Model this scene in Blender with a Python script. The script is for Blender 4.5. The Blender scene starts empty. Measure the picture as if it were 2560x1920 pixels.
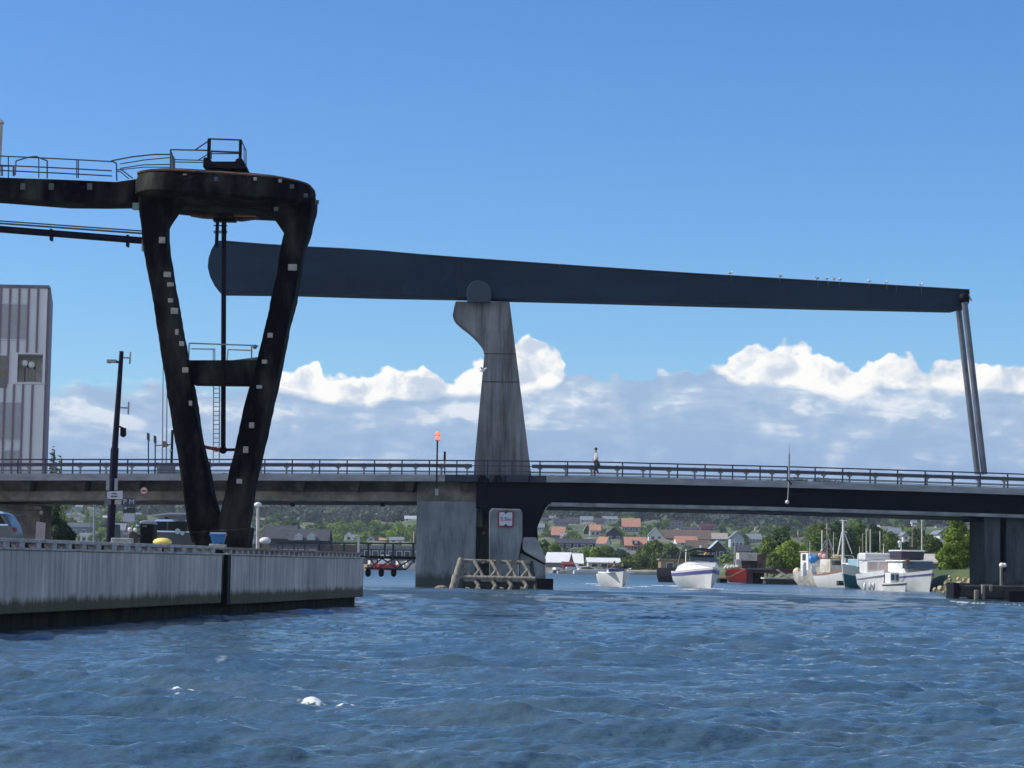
import bpy, bmesh, math, random
import numpy as np
from mathutils import Vector, Matrix, noise as mnoise
random.seed(7); np.random.seed(7)
HAZE = True
SC = bpy.context.scene; COL = SC.collection
R = math.radians

# ------------------------------------------------------------------ camera
F = 5690.0                       # focal length in photo pixels (2560 wide)
PITCH = math.atan(453.0 / F); ROLL = 0.0166
CAM = Vector((0, 0, 1.5))
fw = Vector((0, math.cos(PITCH), math.sin(PITCH)))
u0 = Vector((0, -math.sin(PITCH), math.cos(PITCH))); r0 = Vector((1, 0, 0))
rt = r0 * math.cos(ROLL) + u0 * math.sin(ROLL)
up = u0 * math.cos(ROLL) - r0 * math.sin(ROLL)
cd = bpy.data.cameras.new('camera'); cam = bpy.data.objects.new('camera', cd); COL.objects.link(cam)
cd.sensor_width = 36; cd.lens = F / 2560 * 36; cd.clip_start = 0.5; cd.clip_end = 20000
m = Matrix.Identity(4)
for i in range(3):
    m[i][0] = rt[i]; m[i][1] = up[i]; m[i][2] = -fw[i]; m[i][3] = CAM[i]
cam.matrix_world = m
SC.camera = cam
def ray(px, py):
    return fw + rt * ((px - 1280) / F) + up * ((960 - py) / F)
def P(px, py, Y):
    """the place at distance Y that the photo shows at (px, py)"""
    d = ray(px, py); return CAM + d * (Y / d.y)
def XZ(px, py, Y):
    p = P(px, py, Y); return (p.x, p.z)
def horizon(px): return 1413 + 0.0166 * (px - 1280)

# ------------------------------------------------------------------ light and sky
SUN = Vector((-0.73, 0.03, 0.68)).normalized()
w = bpy.data.worlds.new('World'); SC.world = w; w.use_nodes = True
nt = w.node_tree; nt.nodes.clear(); N = nt.nodes; L = nt.links
def node(tree, t, **kw):
    n = tree.nodes.new(t)
    for k, v in kw.items():
        if k == 'inp':
            for kk, vv in v.items(): n.inputs[kk].default_value = vv
        else: setattr(n, k, v)
    return n
def mth(op, a, b=None, c=None, clamp=False):
    n = nt.nodes.new('ShaderNodeMath'); n.operation = op; n.use_clamp = clamp
    for i, v in enumerate((a, b, c)):
        if v is None: continue
        if hasattr(v, 'links') or hasattr(v, 'is_linked'): nt.links.new(v, n.inputs[i])
        else: n.inputs[i].default_value = v
    return n.outputs[0]
sky = node(nt, 'ShaderNodeTexSky', sky_type='NISHITA', sun_disc=False)
sky.sun_elevation = math.asin(SUN.z); sky.sun_rotation = math.atan2(SUN.x, SUN.y)
sky.air_density = 1.0; sky.dust_density = 0.15; sky.ozone_density = 2.5; sky.altitude = 0
hsv = node(nt, 'ShaderNodeHueSaturation', inp={'Hue': 0.507, 'Saturation': 1.16, 'Value': 1.0})
L.new(sky.outputs[0], hsv.inputs['Color'])
hm = node(nt, 'ShaderNodeMix', data_type='RGBA', blend_type='MULTIPLY'); hm.inputs[0].default_value = 1; hm.inputs[7].default_value = (.70, .98, 1.25, 1); L.new(hsv.outputs[0], hm.inputs[6])
bgs = node(nt, 'ShaderNodeBackground', inp={'Strength': 0.115}); L.new(hm.outputs[2], bgs.inputs[0])
tc = node(nt, 'ShaderNodeTexCoord'); sep = node(nt, 'ShaderNodeSeparateXYZ'); L.new(tc.outputs['Generated'], sep.inputs[0])
az = mth('ARCTAN2', sep.outputs[0], sep.outputs[1]); el = mth('ARCSINE', sep.outputs[2])
def azel(px, py):
    d = ray(px, py).normalized(); return math.atan2(d.x, d.y), math.asin(d.z)
def curve(pts, lo=-0.26, hi=0.26, vmax=0.2):
    n = node(nt, 'ShaderNodeFloatCurve'); c = n.mapping.curves[0]; n.mapping.use_clip = False
    q = []
    for px, py in pts:
        a, e = azel(px, py); q.append(((a - lo) / (hi - lo), e / vmax))
    q.sort(); c.points[0].location = q[0]; c.points[1].location = q[-1]
    for a in q[1:-1]: c.points.new(*a)
    n.mapping.update()
    t = mth('DIVIDE', mth('SUBTRACT', az, lo), hi - lo, clamp=True)
    L.new(t, n.inputs['Value'])
    return mth('MULTIPLY', n.outputs[0], vmax)
TOP = [(-120,950),(118,955),(300,948),(480,950),(640,948),(717,936),(771,918),(842,932),(904,930),(1054,922),(1137,938),(1179,913),(1240,880),(1291,857),(1358,852),(1396,885),(1420,922),(1450,925),(1500,935),(1600,928),(1700,922),(1790,910),(1830,885),(1875,862),(1953,856),(2000,866),(2073,886),(2110,897),(2186,904),(2230,888),(2275,889),(2310,906),(2376,889),(2431,897),(2501,914),(2555,898),(2680,905)]
BOT = [(-120,940),(300,940),(600,945),(717,965),(842,985),(1000,985),(1100,975),(1200,968),(1300,965),(1390,950),(1430,915),(1600,900),(1770,900),(1800,917),(1949,950),(2030,964),(2120,970),(2186,950),(2264,945),(2350,958),(2439,962),(2560,958),(2680,958)]
ctop = curve(TOP); cbot = curve(BOT)
com = node(nt, 'ShaderNodeCombineXYZ'); L.new(az, com.inputs[0]); L.new(el, com.inputs[1]); com.inputs[2].default_value = 0.37
def nz(scale, detail=5, sx=1.0, sy=1.0, rough=0.55, dist=0.0, off=0.0):
    mp = node(nt, 'ShaderNodeMapping'); mp.inputs['Scale'].default_value = (sx, sy, 1); mp.inputs['Location'].default_value = (off, off * .7, 0)
    L.new(com.outputs[0], mp.inputs[0])
    n = node(nt, 'ShaderNodeTexNoise', inp={'Scale': scale, 'Detail': detail, 'Roughness': rough, 'Distortion': dist}); L.new(mp.outputs[0], n.inputs['Vector'])
    return n.outputs[0], mp
n1, mp1 = nz(95, 6, 1, 1.25, .55, 0)
vo = node(nt, 'ShaderNodeTexVoronoi', feature='SMOOTH_F1', inp={'Scale': 105.0, 'Smoothness': 0.6, 'Detail': 0.8, 'Roughness': .4, 'Lacunarity': 2.2})
# warp the billows a little
wn = node(nt, 'ShaderNodeTexNoise', inp={'Scale': 120.0, 'Detail': 4.0}); L.new(com.outputs[0], wn.inputs['Vector'])
wv = node(nt, 'ShaderNodeVectorMath', operation='MULTIPLY_ADD'); L.new(wn.outputs['Color'], wv.inputs[0]); wv.inputs[1].default_value = (.007, .007, 0); L.new(com.outputs[0], wv.inputs[2])
L.new(wv.outputs[0], vo.inputs['Vector'])
bill = mth('SUBTRACT', 0.66, vo.outputs['Distance'])
edge = mth('ADD', mth('MULTIPLY', bill, 0.012), mth('MULTIPLY', mth('SUBTRACT', n1, 0.5), 0.006))
# taller unseen cumulus, mostly behind the camera, added to brighten the shaded faces
side = mth('DIVIDE', mth('SUBTRACT', mth('ABSOLUTE', az), 0.3), 1.6, clamp=True)
far = mth('MULTIPLY', mth('ADD', mth('SUBTRACT', nz(3.0, 5, off=5)[0], 0.36), 0), mth('MULTIPLY', side, 2.6))
topz = mth('ADD', mth('ADD', ctop, edge), far)
dtop = mth('SUBTRACT', topz, el)
mask = mth('DIVIDE', dtop, mth('ADD', 0.0016, mth('MULTIPLY', mth('LESS_THAN', az, -0.115), 0.006)), clamp=True)
n2 = nz(38, 5, 1, 2.0, .5, .6, off=2)[0]
wlow = mth('DIVIDE', mth('SUBTRACT', mth('ADD', el, mth('MULTIPLY', mth('SUBTRACT', n2, 0.5), 0.012)), mth('SUBTRACT', cbot, 0.0045)), 0.003, clamp=True)
wlow = mth('SMOOTH_MIN', wlow, 1.0, 0.1)
# white crests: creases between billows and a softer lower side
vb = node(nt, 'ShaderNodeTexVoronoi', feature='SMOOTH_F1', inp={'Scale': 110.0, 'Smoothness': 0.6, 'Detail': 2.0}); L.new(wv.outputs[0], vb.inputs['Vector'])
n3 = nz(60, 6, 1, 1.3, .6, .8, off=9)[0]
rA, mA = nz(52, 4, 1, 1.2, .5, .3, off=9); rB, mB = nz(52, 4, 1, 1.2, .5, .3, off=9)
mB.inputs['Location'].default_value = (9 + .0045, 6.3 - .0055, 0)     # same puffs seen a step towards the sun: their lit and shaded sides
rel = mth('SUBTRACT', rA, rB)
shade = mth('SUBTRACT', 0.52, mth('ADD', mth('MULTIPLY', rel, 3.2), mth('MULTIPLY', mth('SUBTRACT', n3, .5), .7)))
rw = node(nt, 'ShaderNodeValToRGB'); L.new(shade, rw.inputs[0])
rw.color_ramp.elements[0].position = .42; rw.color_ramp.elements[0].color = (1.0, .99, .95, 1)
rw.color_ramp.elements[1].position = .95; rw.color_ramp.elements[1].color = (.58, .66, .77, 1)
n4 = nz(20, 6, 1, 3.4, .58, .7, off=3)[0]
n5 = nz(60, 5, 1, 2.6, .6, .6, off=14)[0]
g = mth('ADD', mth('ADD', mth('MULTIPLY', n4, .72), mth('MULTIPLY', n5, .28)), mth('MULTIPLY', rel, .35))
rg = node(nt, 'ShaderNodeValToRGB'); L.new(g, rg.inputs[0])
e = rg.color_ramp.elements; e[0].position = .42; e[0].color = (.33, .47, .67, 1); e[1].position = .63; e[1].color = (.74, .80, .87, 1)
x = e.new(.53); x.color = (.42, .55, .72, 1)
low = node(nt, 'ShaderNodeMix', data_type='RGBA'); L.new(rg.outputs[0], low.inputs[6]); low.inputs[7].default_value = (.27, .42, .67, 1)
L.new(mth('MULTIPLY', mth('DIVIDE', mth('SUBTRACT', 0.066, el), 0.03, clamp=True), .8), low.inputs[0])
cc = node(nt, 'ShaderNodeMix', data_type='RGBA'); L.new(wlow, cc.inputs[0]); L.new(low.outputs[2], cc.inputs[6]); L.new(rw.outputs[0], cc.inputs[7])
bgc = node(nt, 'ShaderNodeBackground', inp={'Strength': 1.08}); L.new(cc.outputs[2], bgc.inputs[0])
mx = node(nt, 'ShaderNodeMixShader'); L.new(mask, mx.inputs[0]); L.new(bgs.outputs[0], mx.inputs[1]); L.new(bgc.outputs[0], mx.inputs[2])
wo = node(nt, 'ShaderNodeOutputWorld'); L.new(mx.outputs[0], wo.inputs[0])

sl = bpy.data.lights.new('sun', 'SUN'); sl.energy = 5.0; sl.angle = R(.5); sl.color = (1, .95, .86)
so = bpy.data.objects.new('sun', sl); COL.objects.link(so); so.rotation_euler = (-SUN).to_track_quat('-Z', 'Y').to_euler(); so.location = SUN * 100
SC.view_settings.view_transform = 'Standard'; SC.view_settings.look = 'None'
SC.view_settings.exposure = 0; SC.view_settings.gamma = 1; SC.view_settings.use_curve_mapping = False
SC.cycles.max_bounces = 5; SC.cycles.diffuse_bounces = 3; SC.cycles.glossy_bounces = 3; SC.cycles.volume_bounces = 0
SC.cycles.transparent_max_bounces = 8

# ------------------------------------------------------------------ materials
MAT = {}
def mat(name, col, rough=.7, metal=0, var=0.0, vscale=1.0, stretch=(1, 1, 1), col2=None, bump=0.0, bscale=8.0, lo=.38, hi=.62, detail=6, emit=None, spec=.5):
    if name in MAT: return MAT[name]
    m = bpy.data.materials.new(name); m.use_nodes = True; t = m.node_tree; b = t.nodes['Principled BSDF']
    b.inputs['Roughness'].default_value = rough; b.inputs['Metallic'].default_value = metal
    b.inputs['Specular IOR Level'].default_value = spec
    c2 = col2 if col2 else tuple(max(0, c * (1 - var)) for c in col)
    co = node(t, 'ShaderNodeTexCoord'); mp = node(t, 'ShaderNodeMapping'); mp.inputs['Scale'].default_value = stretch
    t.links.new(co.outputs['Object'], mp.inputs[0])
    n = node(t, 'ShaderNodeTexNoise', inp={'Scale': vscale, 'Detail': detail, 'Roughness': .6}); t.links.new(mp.outputs[0], n.inputs['Vector'])
    r = node(t, 'ShaderNodeValToRGB'); r.color_ramp.elements[0].position = lo; r.color_ramp.elements[1].position = hi
    r.color_ramp.elements[0].color = (*c2, 1); r.color_ramp.elements[1].color = (*col, 1)
    t.links.new(n.outputs[0], r.inputs[0]); t.links.new(r.outputs[0], b.inputs['Base Color'])
    if bump:
        n2 = node(t, 'ShaderNodeTexNoise', inp={'Scale': bscale, 'Detail': 5}); t.links.new(co.outputs['Object'], n2.inputs['Vector'])
        bp = node(t, 'ShaderNodeBump', inp={'Strength': bump, 'Distance': .05}); t.links.new(n2.outputs[0], bp.inputs['Height']); t.links.new(bp.outputs[0], b.inputs['Normal'])
    if emit: b.inputs['Emission Color'].default_value = (*emit[0], 1); b.inputs['Emission Strength'].default_value = emit[1]
    MAT[name] = m; return m
def streaky(name, base, dark, light, hs=3.0, vs=.12, waterline=None, bump=.25, amount=.75):
    """board-marked concrete with vertical runs; waterline=(z, height, colour) adds algae growing up from a level"""
    m = bpy.data.materials.new(name); m.use_nodes = True; t = m.node_tree; b = t.nodes['Principled BSDF']; b.inputs['Roughness'].default_value = .9; b.inputs['Specular IOR Level'].default_value = .15
    co = node(t, 'ShaderNodeNewGeometry')
    def ns(scale, st, detail=4, rough=.6):
        mp = node(t, 'ShaderNodeMapping'); mp.inputs['Scale'].default_value = st; t.links.new(co.outputs['Position'], mp.inputs[0])
        n = node(t, 'ShaderNodeTexNoise', inp={'Scale': scale, 'Detail': detail, 'Roughness': rough}); t.links.new(mp.outputs[0], n.inputs['Vector']); return n.outputs[0]
    s = ns(hs, (1, 1, vs), 5, .7); r = node(t, 'ShaderNodeValToRGB'); t.links.new(s, r.inputs[0])
    r.color_ramp.elements[0].position = .36; r.color_ramp.elements[0].color = (*dark, 1)
    r.color_ramp.elements[1].position = .66; r.color_ramp.elements[1].color = (*light, 1)
    q = r.color_ramp.elements.new(.5); q.color = (*base, 1)
    big = ns(.35, (1, 1, 1), 5); mx = node(t, 'ShaderNodeMix', data_type='RGBA', blend_type='MULTIPLY'); mx.inputs[0].default_value = amount
    r2 = node(t, 'ShaderNodeValToRGB'); t.links.new(big, r2.inputs[0]); r2.color_ramp.elements[0].position = .35; r2.color_ramp.elements[0].color = (.6, .6, .6, 1)
    r2.color_ramp.elements[1].position = .65; r2.color_ramp.elements[1].color = (1.08, 1.06, 1.03, 1)
    t.links.new(r.outputs[0], mx.inputs[6]); t.links.new(r2.outputs[0], mx.inputs[7]); out = mx.outputs[2]
    if waterline:
        z0, hgt, wc = waterline
        sp = node(t, 'ShaderNodeSeparateXYZ'); t.links.new(co.outputs['Position'], sp.inputs[0])
        jag = ns(2.2, (1, 1, .4), 5, .7)
        a = node(t, 'ShaderNodeMath', operation='MULTIPLY_ADD'); t.links.new(jag, a.inputs[0]); a.inputs[1].default_value = hgt * 1.6; t.links.new(sp.outputs[2], a.inputs[2])
        d = node(t, 'ShaderNodeMapRange', inp={'From Min': z0 + hgt * .6 + hgt, 'From Max': z0 + hgt * 1.9 + hgt * .3, 'To Min': .88, 'To Max': 0}); t.links.new(a.outputs[0], d.inputs[0])
        m2 = node(t, 'ShaderNodeMix', data_type='RGBA'); t.links.new(d.outputs[0], m2.inputs[0]); t.links.new(out, m2.inputs[6]); m2.inputs[7].default_value = (*wc, 1); out = m2.outputs[2]
    t.links.new(out, b.inputs['Base Color'])
    bp = node(t, 'ShaderNodeBump', inp={'Strength': bump, 'Distance': .03}); t.links.new(s, bp.inputs['Height']); t.links.new(bp.outputs[0], b.inputs['Normal'])
    MAT[name] = m; return m
M_quay = streaky('quay_concrete', (.52, .53, .50), (.37, .38, .37), (.68, .685, .65), 4.5, .07, (.35, .26, (.06, .065, .03)))
M_quaydark = streaky('quay_footing', (.02, .028, .028), (.008, .012, .013), (.035, .042, .036), 2, .3)  # near-black: the overhang's shadow in the recess is put into the colour
M_coping = mat('coping_concrete', (.50, .51, .49), .9, var=.45, vscale=4, bump=.3)
M_pylon = streaky('pylon_concrete', (.225, .235, .235), (.125, .13, .13), (.30, .31, .31), 2.2, .06)
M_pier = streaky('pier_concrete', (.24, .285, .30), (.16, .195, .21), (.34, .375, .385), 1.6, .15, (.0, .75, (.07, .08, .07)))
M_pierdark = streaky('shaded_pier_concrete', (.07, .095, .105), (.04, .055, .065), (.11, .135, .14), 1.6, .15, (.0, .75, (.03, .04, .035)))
M_girderc = streaky('girder_concrete', (.23, .225, .205), (.15, .15, .14), (.31, .30, .275), .7, 1.0)
M_fascia = mat('fascia_concrete', (.36, .38, .385), .85, var=.3, vscale=.8, stretch=(1, 1, 3), bump=.1)
M_deck = mat('asphalt', (.05, .05, .052), .9, var=.3, vscale=2)
M_beam = mat('navy_beam_paint', (.011, .036, .066), .6, var=.4, vscale=.35, stretch=(.4, 1, 1.5), spec=.25)
M_navy = mat('navy_steel_paint', (.003, .004, .016), .6, spec=.12, var=.4, vscale=.6)
M_rail = mat('rail_paint', (.03, .045, .085), .45, var=.4, vscale=3)
M_guard = mat('galvanised_guardrail', (.13, .12, .15), .5, .3, var=.4, vscale=2)
M_flange = mat('flange_grey', (.30, .33, .34), .6, var=.4, vscale=1)
M_rodsteel = mat('rod_grey_paint', (.13, .15, .19), .45, var=.3, vscale=1)
M_timber = mat('weathered_timber', (.28, .265, .22), .9, vscale=3, col2=(.15, .135, .11), stretch=(3, 3, .6), bump=.4)
M_timberdark = mat('wet_timber', (.05, .05, .045), .7, var=.5, vscale=3)
M_crane = mat('weathered_dark_hull_plate', (.050, .054, .046), .9, spec=.1, vscale=1.0, stretch=(1.3, 1.3, .4), col2=(.003, .003, .005), bump=.7, bscale=3.5, lo=.46, hi=.72, detail=9)
M_rust = mat('rusty_edge', (.17, .08, .045), .9, vscale=3, col2=(.04, .03, .025), bump=.4)
M_patch = mat('bare_metal_patch', (.42, .40, .35), .6, var=.3, vscale=9)
M_black = mat('black_steel', (.008, .008, .011), .6, spec=.15, var=.3, vscale=4)
M_dkblue = mat('pipe_blue_black', (.010, .011, .03), .6, spec=.15, var=.3, vscale=3)
M_green = mat('thin_green_pipe', (.10, .16, .15), .5, var=.3, vscale=3)
M_galv = mat('galvanised_steel', (.33, .36, .38), .45, .4, var=.2, vscale=6)
M_white = mat('white_paint', (.78, .78, .76), .45, var=.08, vscale=2)
M_gel = mat('white_gelcoat', (.80, .80, .78), .25, var=.12, vscale=.8)
M_offwhite = mat('weathered_white', (.66, .65, .60), .6, vscale=1.2, col2=(.42, .38, .32))
M_glass = mat('dark_glass', (.035, .05, .055), .06, spec=1.0)
M_skin = mat('skin', (.45, .27, .19), .6)
M_hair = mat('dark_hair', (.03, .02, .015), .7)
M_shirtw = mat('white_cotton', (.75, .75, .75), .9, var=.1, vscale=6)
M_trouser = mat('khaki_trousers', (.05, .055, .04), .9)
M_dark = mat('dark_cloth', (.03, .03, .04), .9)
M_redp = mat('red_ship_paint', (.55, .035, .025), .45, var=.25, vscale=1.0, col2=(.30, .04, .03), lo=.3, hi=.5)
M_darkred = mat('dark_red_steel', (.12, .03, .035), .6, var=.5, vscale=1)
M_yellow = mat('yellow_paint', (.75, .50, .08), .5, vscale=5, col2=(.5, .3, .08))
M_bluepl = mat('blue_plastic', (.02, .16, .42), .4, var=.15, vscale=6)
M_bluetarp = mat('blue_tarpaulin', (.05, .28, .62), .5, var=.3, vscale=2, bump=.5)
M_greytarp = mat('grey_tarpaulin', (.36, .38, .42), .7, var=.35, vscale=1.2, bump=.6, bscale=3)
M_carpaint = mat('charcoal_car_paint', (.05, .06, .062), .15, spec=.8)
M_silver = mat('silver_car_paint', (.13, .14, .155), .3, .4)
M_tyre = mat('tyre_rubber', (.015, .015, .015), .85)
M_rim = mat('alloy', (.5, .5, .52), .3, .8)
M_chrome = mat('chrome', (.8, .8, .82), .08, 1)
M_signw = mat('sign_white', (.62, .64, .70), .5, var=.05)
M_signblue = mat('sign_slate_blue', (.06, .085, .12), .5, var=.1)
M_signred = mat('sign_red', (.30, .02, .04), .5)
M_ink = mat('sign_ink', (.03, .035, .05), .6)
M_lamp = mat('red_signal_lens', (.8, .05, .03), .4, emit=((1.0, .10, .06), 3.5))
M_tilered = mat('terracotta_tiles', (.50, .27, .18), .8, vscale=1.5, col2=(.38, .18, .12), bump=.3)
M_tilebrown = mat('brown_tiles', (.17, .12, .095), .85, var=.35, vscale=1.5)
M_slate = mat('dark_slate', (.055, .06, .075), .8, var=.4, vscale=1)
M_greyroof = mat('grey_sheet_roof', (.22, .25, .28), .7, var=.3, vscale=1)
M_whiteroof = mat('white_sheet_roof', (.74, .75, .75), .6, var=.08, vscale=.6)
M_wallw = mat('white_boarding', (.72, .72, .70), .7, var=.1, vscale=1)
M_wallblue = mat('pale_blue_boarding', (.42, .50, .56), .7, var=.1)
M_walldark = mat('black_stained_boarding', (.03, .03, .035), .8, var=.3)
M_wallred = mat('falu_red_boarding', (.22, .03, .025), .8, var=.3)
M_walltan = mat('tan_render', (.33, .25, .17), .85, var=.25, vscale=.6)
M_wallgrey = mat('grey_boarding', (.20, .22, .25), .8, var=.25)
M_rock = mat('pale_granite', (.62, .47, .32), .9, vscale=1.2, col2=(.36, .25, .17), bump=.5, bscale=3)
M_clad = mat('grey_panel_cladding', (.88, .84, .79), .6, var=.06, vscale=.4)
M_fin = mat('maroon_fin', (.22, .17, .20), .6)
M_screen = mat('perforated_screen', (.52, .49, .46), .7, var=.12, vscale=1.5)
M_bark = mat('bark', (.10, .08, .06), .9, var=.4, vscale=5)
M_gull = mat('gull_white', (.75, .75, .73), .8); M_gullgrey = mat('gull_grey', (.30, .32, .35), .8)
def leafmat(name, a, b, c):
    m = bpy.data.materials.new(name); m.use_nodes = True; t = m.node_tree; p = t.nodes['Principled BSDF']; p.inputs['Roughness'].default_value = .65; p.inputs['Specular IOR Level'].default_value = .25
    g = node(t, 'ShaderNodeNewGeometry'); co = node(t, 'ShaderNodeTexCoord')
    n = node(t, 'ShaderNodeTexNoise', inp={'Scale': .45, 'Detail': 3}); t.links.new(g.outputs['Position'], n.inputs['Vector'])
    ad = node(t, 'ShaderNodeMath', operation='MULTIPLY_ADD'); t.links.new(g.outputs['Random Per Island'], ad.inputs[0]); ad.inputs[1].default_value = .35; t.links.new(n.outputs[0], ad.inputs[2])
    oi = node(t, 'ShaderNodeObjectInfo'); a3 = node(t, 'ShaderNodeMath', operation='MULTIPLY_ADD'); t.links.new(oi.outputs['Random'], a3.inputs[0]); a3.inputs[1].default_value = .22; t.links.new(ad.outputs[0], a3.inputs[2])
    r = node(t, 'ShaderNodeValToRGB'); t.links.new(a3.outputs[0], r.inputs[0]); e = r.color_ramp.elements
    e[0].position = .48; e[0].color = (*a, 1); e[1].position = 1.0; e[1].color = (*c, 1); q = e.new(.75); q.color = (*b, 1)
    t.links.new(r.outputs[0], p.inputs['Base Color'])
    tr = node(t, 'ShaderNodeBsdfTranslucent'); t.links.new(r.outputs[0], tr.inputs[0]); mxs = node(t, 'ShaderNodeMixShader', inp={0: .3})
    o = t.nodes['Material Output']; t.links.new(p.outputs[0], mxs.inputs[1]); t.links.new(tr.outputs[0], mxs.inputs[2]); t.links.new(mxs.outputs[0], o.inputs[0])
    return m
LF_mid = leafmat('foliage_mid_green', (.055, .10, .03), (.11, .175, .045), (.18, .25, .07))
LF_dark = leafmat('foliage_dark_green', (.035, .07, .04), (.065, .115, .05), (.10, .16, .06))
LF_wood = leafmat('foliage_hazed_wood', (.06, .085, .065), (.095, .13, .09), (.14, .17, .11))  # greyer greens: part of the distance haze is put into the leaf colour
LF_bright = leafmat('foliage_bright_green', (.09, .15, .02), (.16, .25, .035), (.25, .34, .06))

# ------------------------------------------------------------------ mesh helpers
class MB:
    def __init__(s): s.v = []; s.f = []
    def add(s, vs, fs):
        o = len(s.v); s.v += [tuple(x) for x in vs]; s.f += [tuple(i + o for i in q) for q in fs]; return s
    def box(s, c, d, rz=0, ry=0):
        hx, hy, hz = d[0] / 2, d[1] / 2, d[2] / 2; m = Matrix.Rotation(rz, 3, 'Z') @ Matrix.Rotation(ry, 3, 'Y'); c = Vector(c)
        vs = [c + m @ Vector((a * hx, b * hy, e * hz)) for a, b, e in ((-1,-1,-1),(1,-1,-1),(1,1,-1),(-1,1,-1),(-1,-1,1),(1,-1,1),(1,1,1),(-1,1,1))]
        return s.add(vs, [(0,3,2,1),(4,5,6,7),(0,1,5,4),(1,2,6,5),(2,3,7,6),(3,0,4,7)])
    def bar(s, p, q, r, n=8, r2=None, flat=1.0):
        p = Vector(p); q = Vector(q); r2 = r if r2 is None else r2; d = (q - p)
        if d.length < 1e-6: return s
        d.normalize(); a = d.cross(Vector((0, 0, 1)) if abs(d.z) < .9 else Vector((0, 1, 0))).normalized(); b = d.cross(a)
        vs = []
        for c, rr in ((p, r), (q, r2)):
            for i in range(n):
                t = 2 * math.pi * (i + .5) / n; vs.append(c + a * (rr * math.cos(t)) + b * (rr * flat * math.sin(t)))
        fs = [(i, (i + 1) % n, n + (i + 1) % n, n + i) for i in range(n)] + [tuple(range(n))[::-1], tuple(range(n, 2 * n))]
        return s.add(vs, fs)
    def tube(s, pts, r, n=8):
        for a, b in zip(pts[:-1], pts[1:]): s.bar(a, b, r, n)
        return s
    def prism(s, pts, y0, t):
        """polygon of (x, z) points at distance y0, thickness t away from the camera"""
        n = len(pts); ar = sum(pts[i][0] * pts[(i + 1) % n][1] - pts[(i + 1) % n][0] * pts[i][1] for i in range(n))
        if ar < 0: pts = pts[::-1]
        vs = [(x, y0, z) for x, z in pts] + [(x, y0 + t, z) for x, z in pts]
        return s.add(vs, [tuple(range(n)), tuple(range(2 * n - 1, n - 1, -1))] + [(i, n + i, n + (i + 1) % n, (i + 1) % n) for i in range(n)])
    def pp(s, px, Y, t): return s.prism([XZ(a, b, Y) for a, b in px], Y, t)
    def pb(s, x0, y0, x1, y1, Y, t):
        """axis-aligned box whose front shows at the given photo rectangle"""
        a = P((x0 + x1) / 2, y0, Y).z; b = P((x0 + x1) / 2, y1, Y).z; ym = (y0 + y1) / 2
        xa = P(x0, ym, Y).x; xb = P(x1, ym, Y).x
        return s.box(((xa + xb) / 2, Y + t / 2, (a + b) / 2), (abs(xb - xa), t, abs(a - b)))
    def ball(s, c, r, n=10, m=7, sc=(1, 1, 1)):
        c = Vector(c); vs = []; fs = []
        for j in range(m + 1):
            ph = math.pi * j / m
            for i in range(n):
                th = 2 * math.pi * i / n; vs.append(c + Vector((r * sc[0] * math.sin(ph) * math.cos(th), r * sc[1] * math.sin(ph) * math.sin(th), r * sc[2] * math.cos(ph))))
        for j in range(m):
            for i in range(n): fs.append((j * n + i, (j + 1) * n + i, (j + 1) * n + (i + 1) % n, j * n + (i + 1) % n))
        return s.add(vs, fs)
    def lathe(s, c, prof, n=16):
        c = Vector(c); vs = []; fs = []
        for r, z in prof:
            for i in range(n):
                t = 2 * math.pi * i / n; vs.append(c + Vector((r * math.cos(t), r * math.sin(t), z)))
        for j in range(len(prof) - 1):
            for i in range(n): fs.append((j * n + i, j * n + (i + 1) % n, (j + 1) * n + (i + 1) % n, (j + 1) * n + i))
        fs.append(tuple(range(n))[::-1]); fs.append(tuple(range((len(prof) - 1) * n, len(prof) * n)))
        return s.add(vs, fs)
    def loft(s, rings):
        n = len(rings[0]); vs = [p for r in rings for p in r]; fs = []
        for j in range(len(rings) - 1):
            for i in range(n): fs.append((j * n + i, j * n + (i + 1) % n, (j + 1) * n + (i + 1) % n, (j + 1) * n + i))
        fs.append(tuple(range(n))[::-1]); fs.append(tuple(range((len(rings) - 1) * n, len(rings) * n)))
        return s.add(vs, fs)
    def xf(s, loc, rz=0, sc=1):
        m = Matrix.Rotation(rz, 3, 'Z'); loc = Vector(loc); s.v = [tuple(m @ Vector(v) * sc + loc) for v in s.v]; return s
    def build(s, name, mt, parent=None, origin=None, smooth=False, bevel=0, fixn=True):
        root = parent
        org = Vector(origin) if origin is not None else (Vector(parent['_o']) if parent is not None else Vector(s.v[0]))
        me = bpy.data.meshes.new(name); me.from_pydata([tuple(Vector(v) - org) for v in s.v], [], s.f)
        if fixn:
            bm = bmesh.new(); bm.from_mesh(me); bmesh.ops.recalc_face_normals(bm, faces=bm.faces); bm.to_mesh(me); bm.free()
        me.materials.append(mt)
        if smooth:
            me.polygons.foreach_set('use_smooth', [True] * len(me.polygons))
            try: me.set_sharp_from_angle(angle=R(40))
            except Exception: pass
        o = bpy.data.objects.new(name, me); COL.objects.link(o)
        if parent is not None: o.parent = parent
        else: o.location = org
        o['_o'] = tuple(org)
        if bevel:
            b = o.modifiers.new('bevel', 'BEVEL'); b.width = bevel; b.segments = 2; b.limit_method = 'ANGLE'; b.angle_limit = R(35)
        return o
def tag(o, label=None, cat=None, group=None, kind=None):
    if label: o['label'] = label
    if cat: o['category'] = cat
    if group: o['group'] = group
    if kind: o['kind'] = kind
    return o
def thing(name, loc, label, cat, group=None):
    o = bpy.data.objects.new(name, None); COL.objects.link(o); o.location = loc; o['_o'] = tuple(loc); o.empty_display_size = .3
    return tag(o, label, cat, group)
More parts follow.
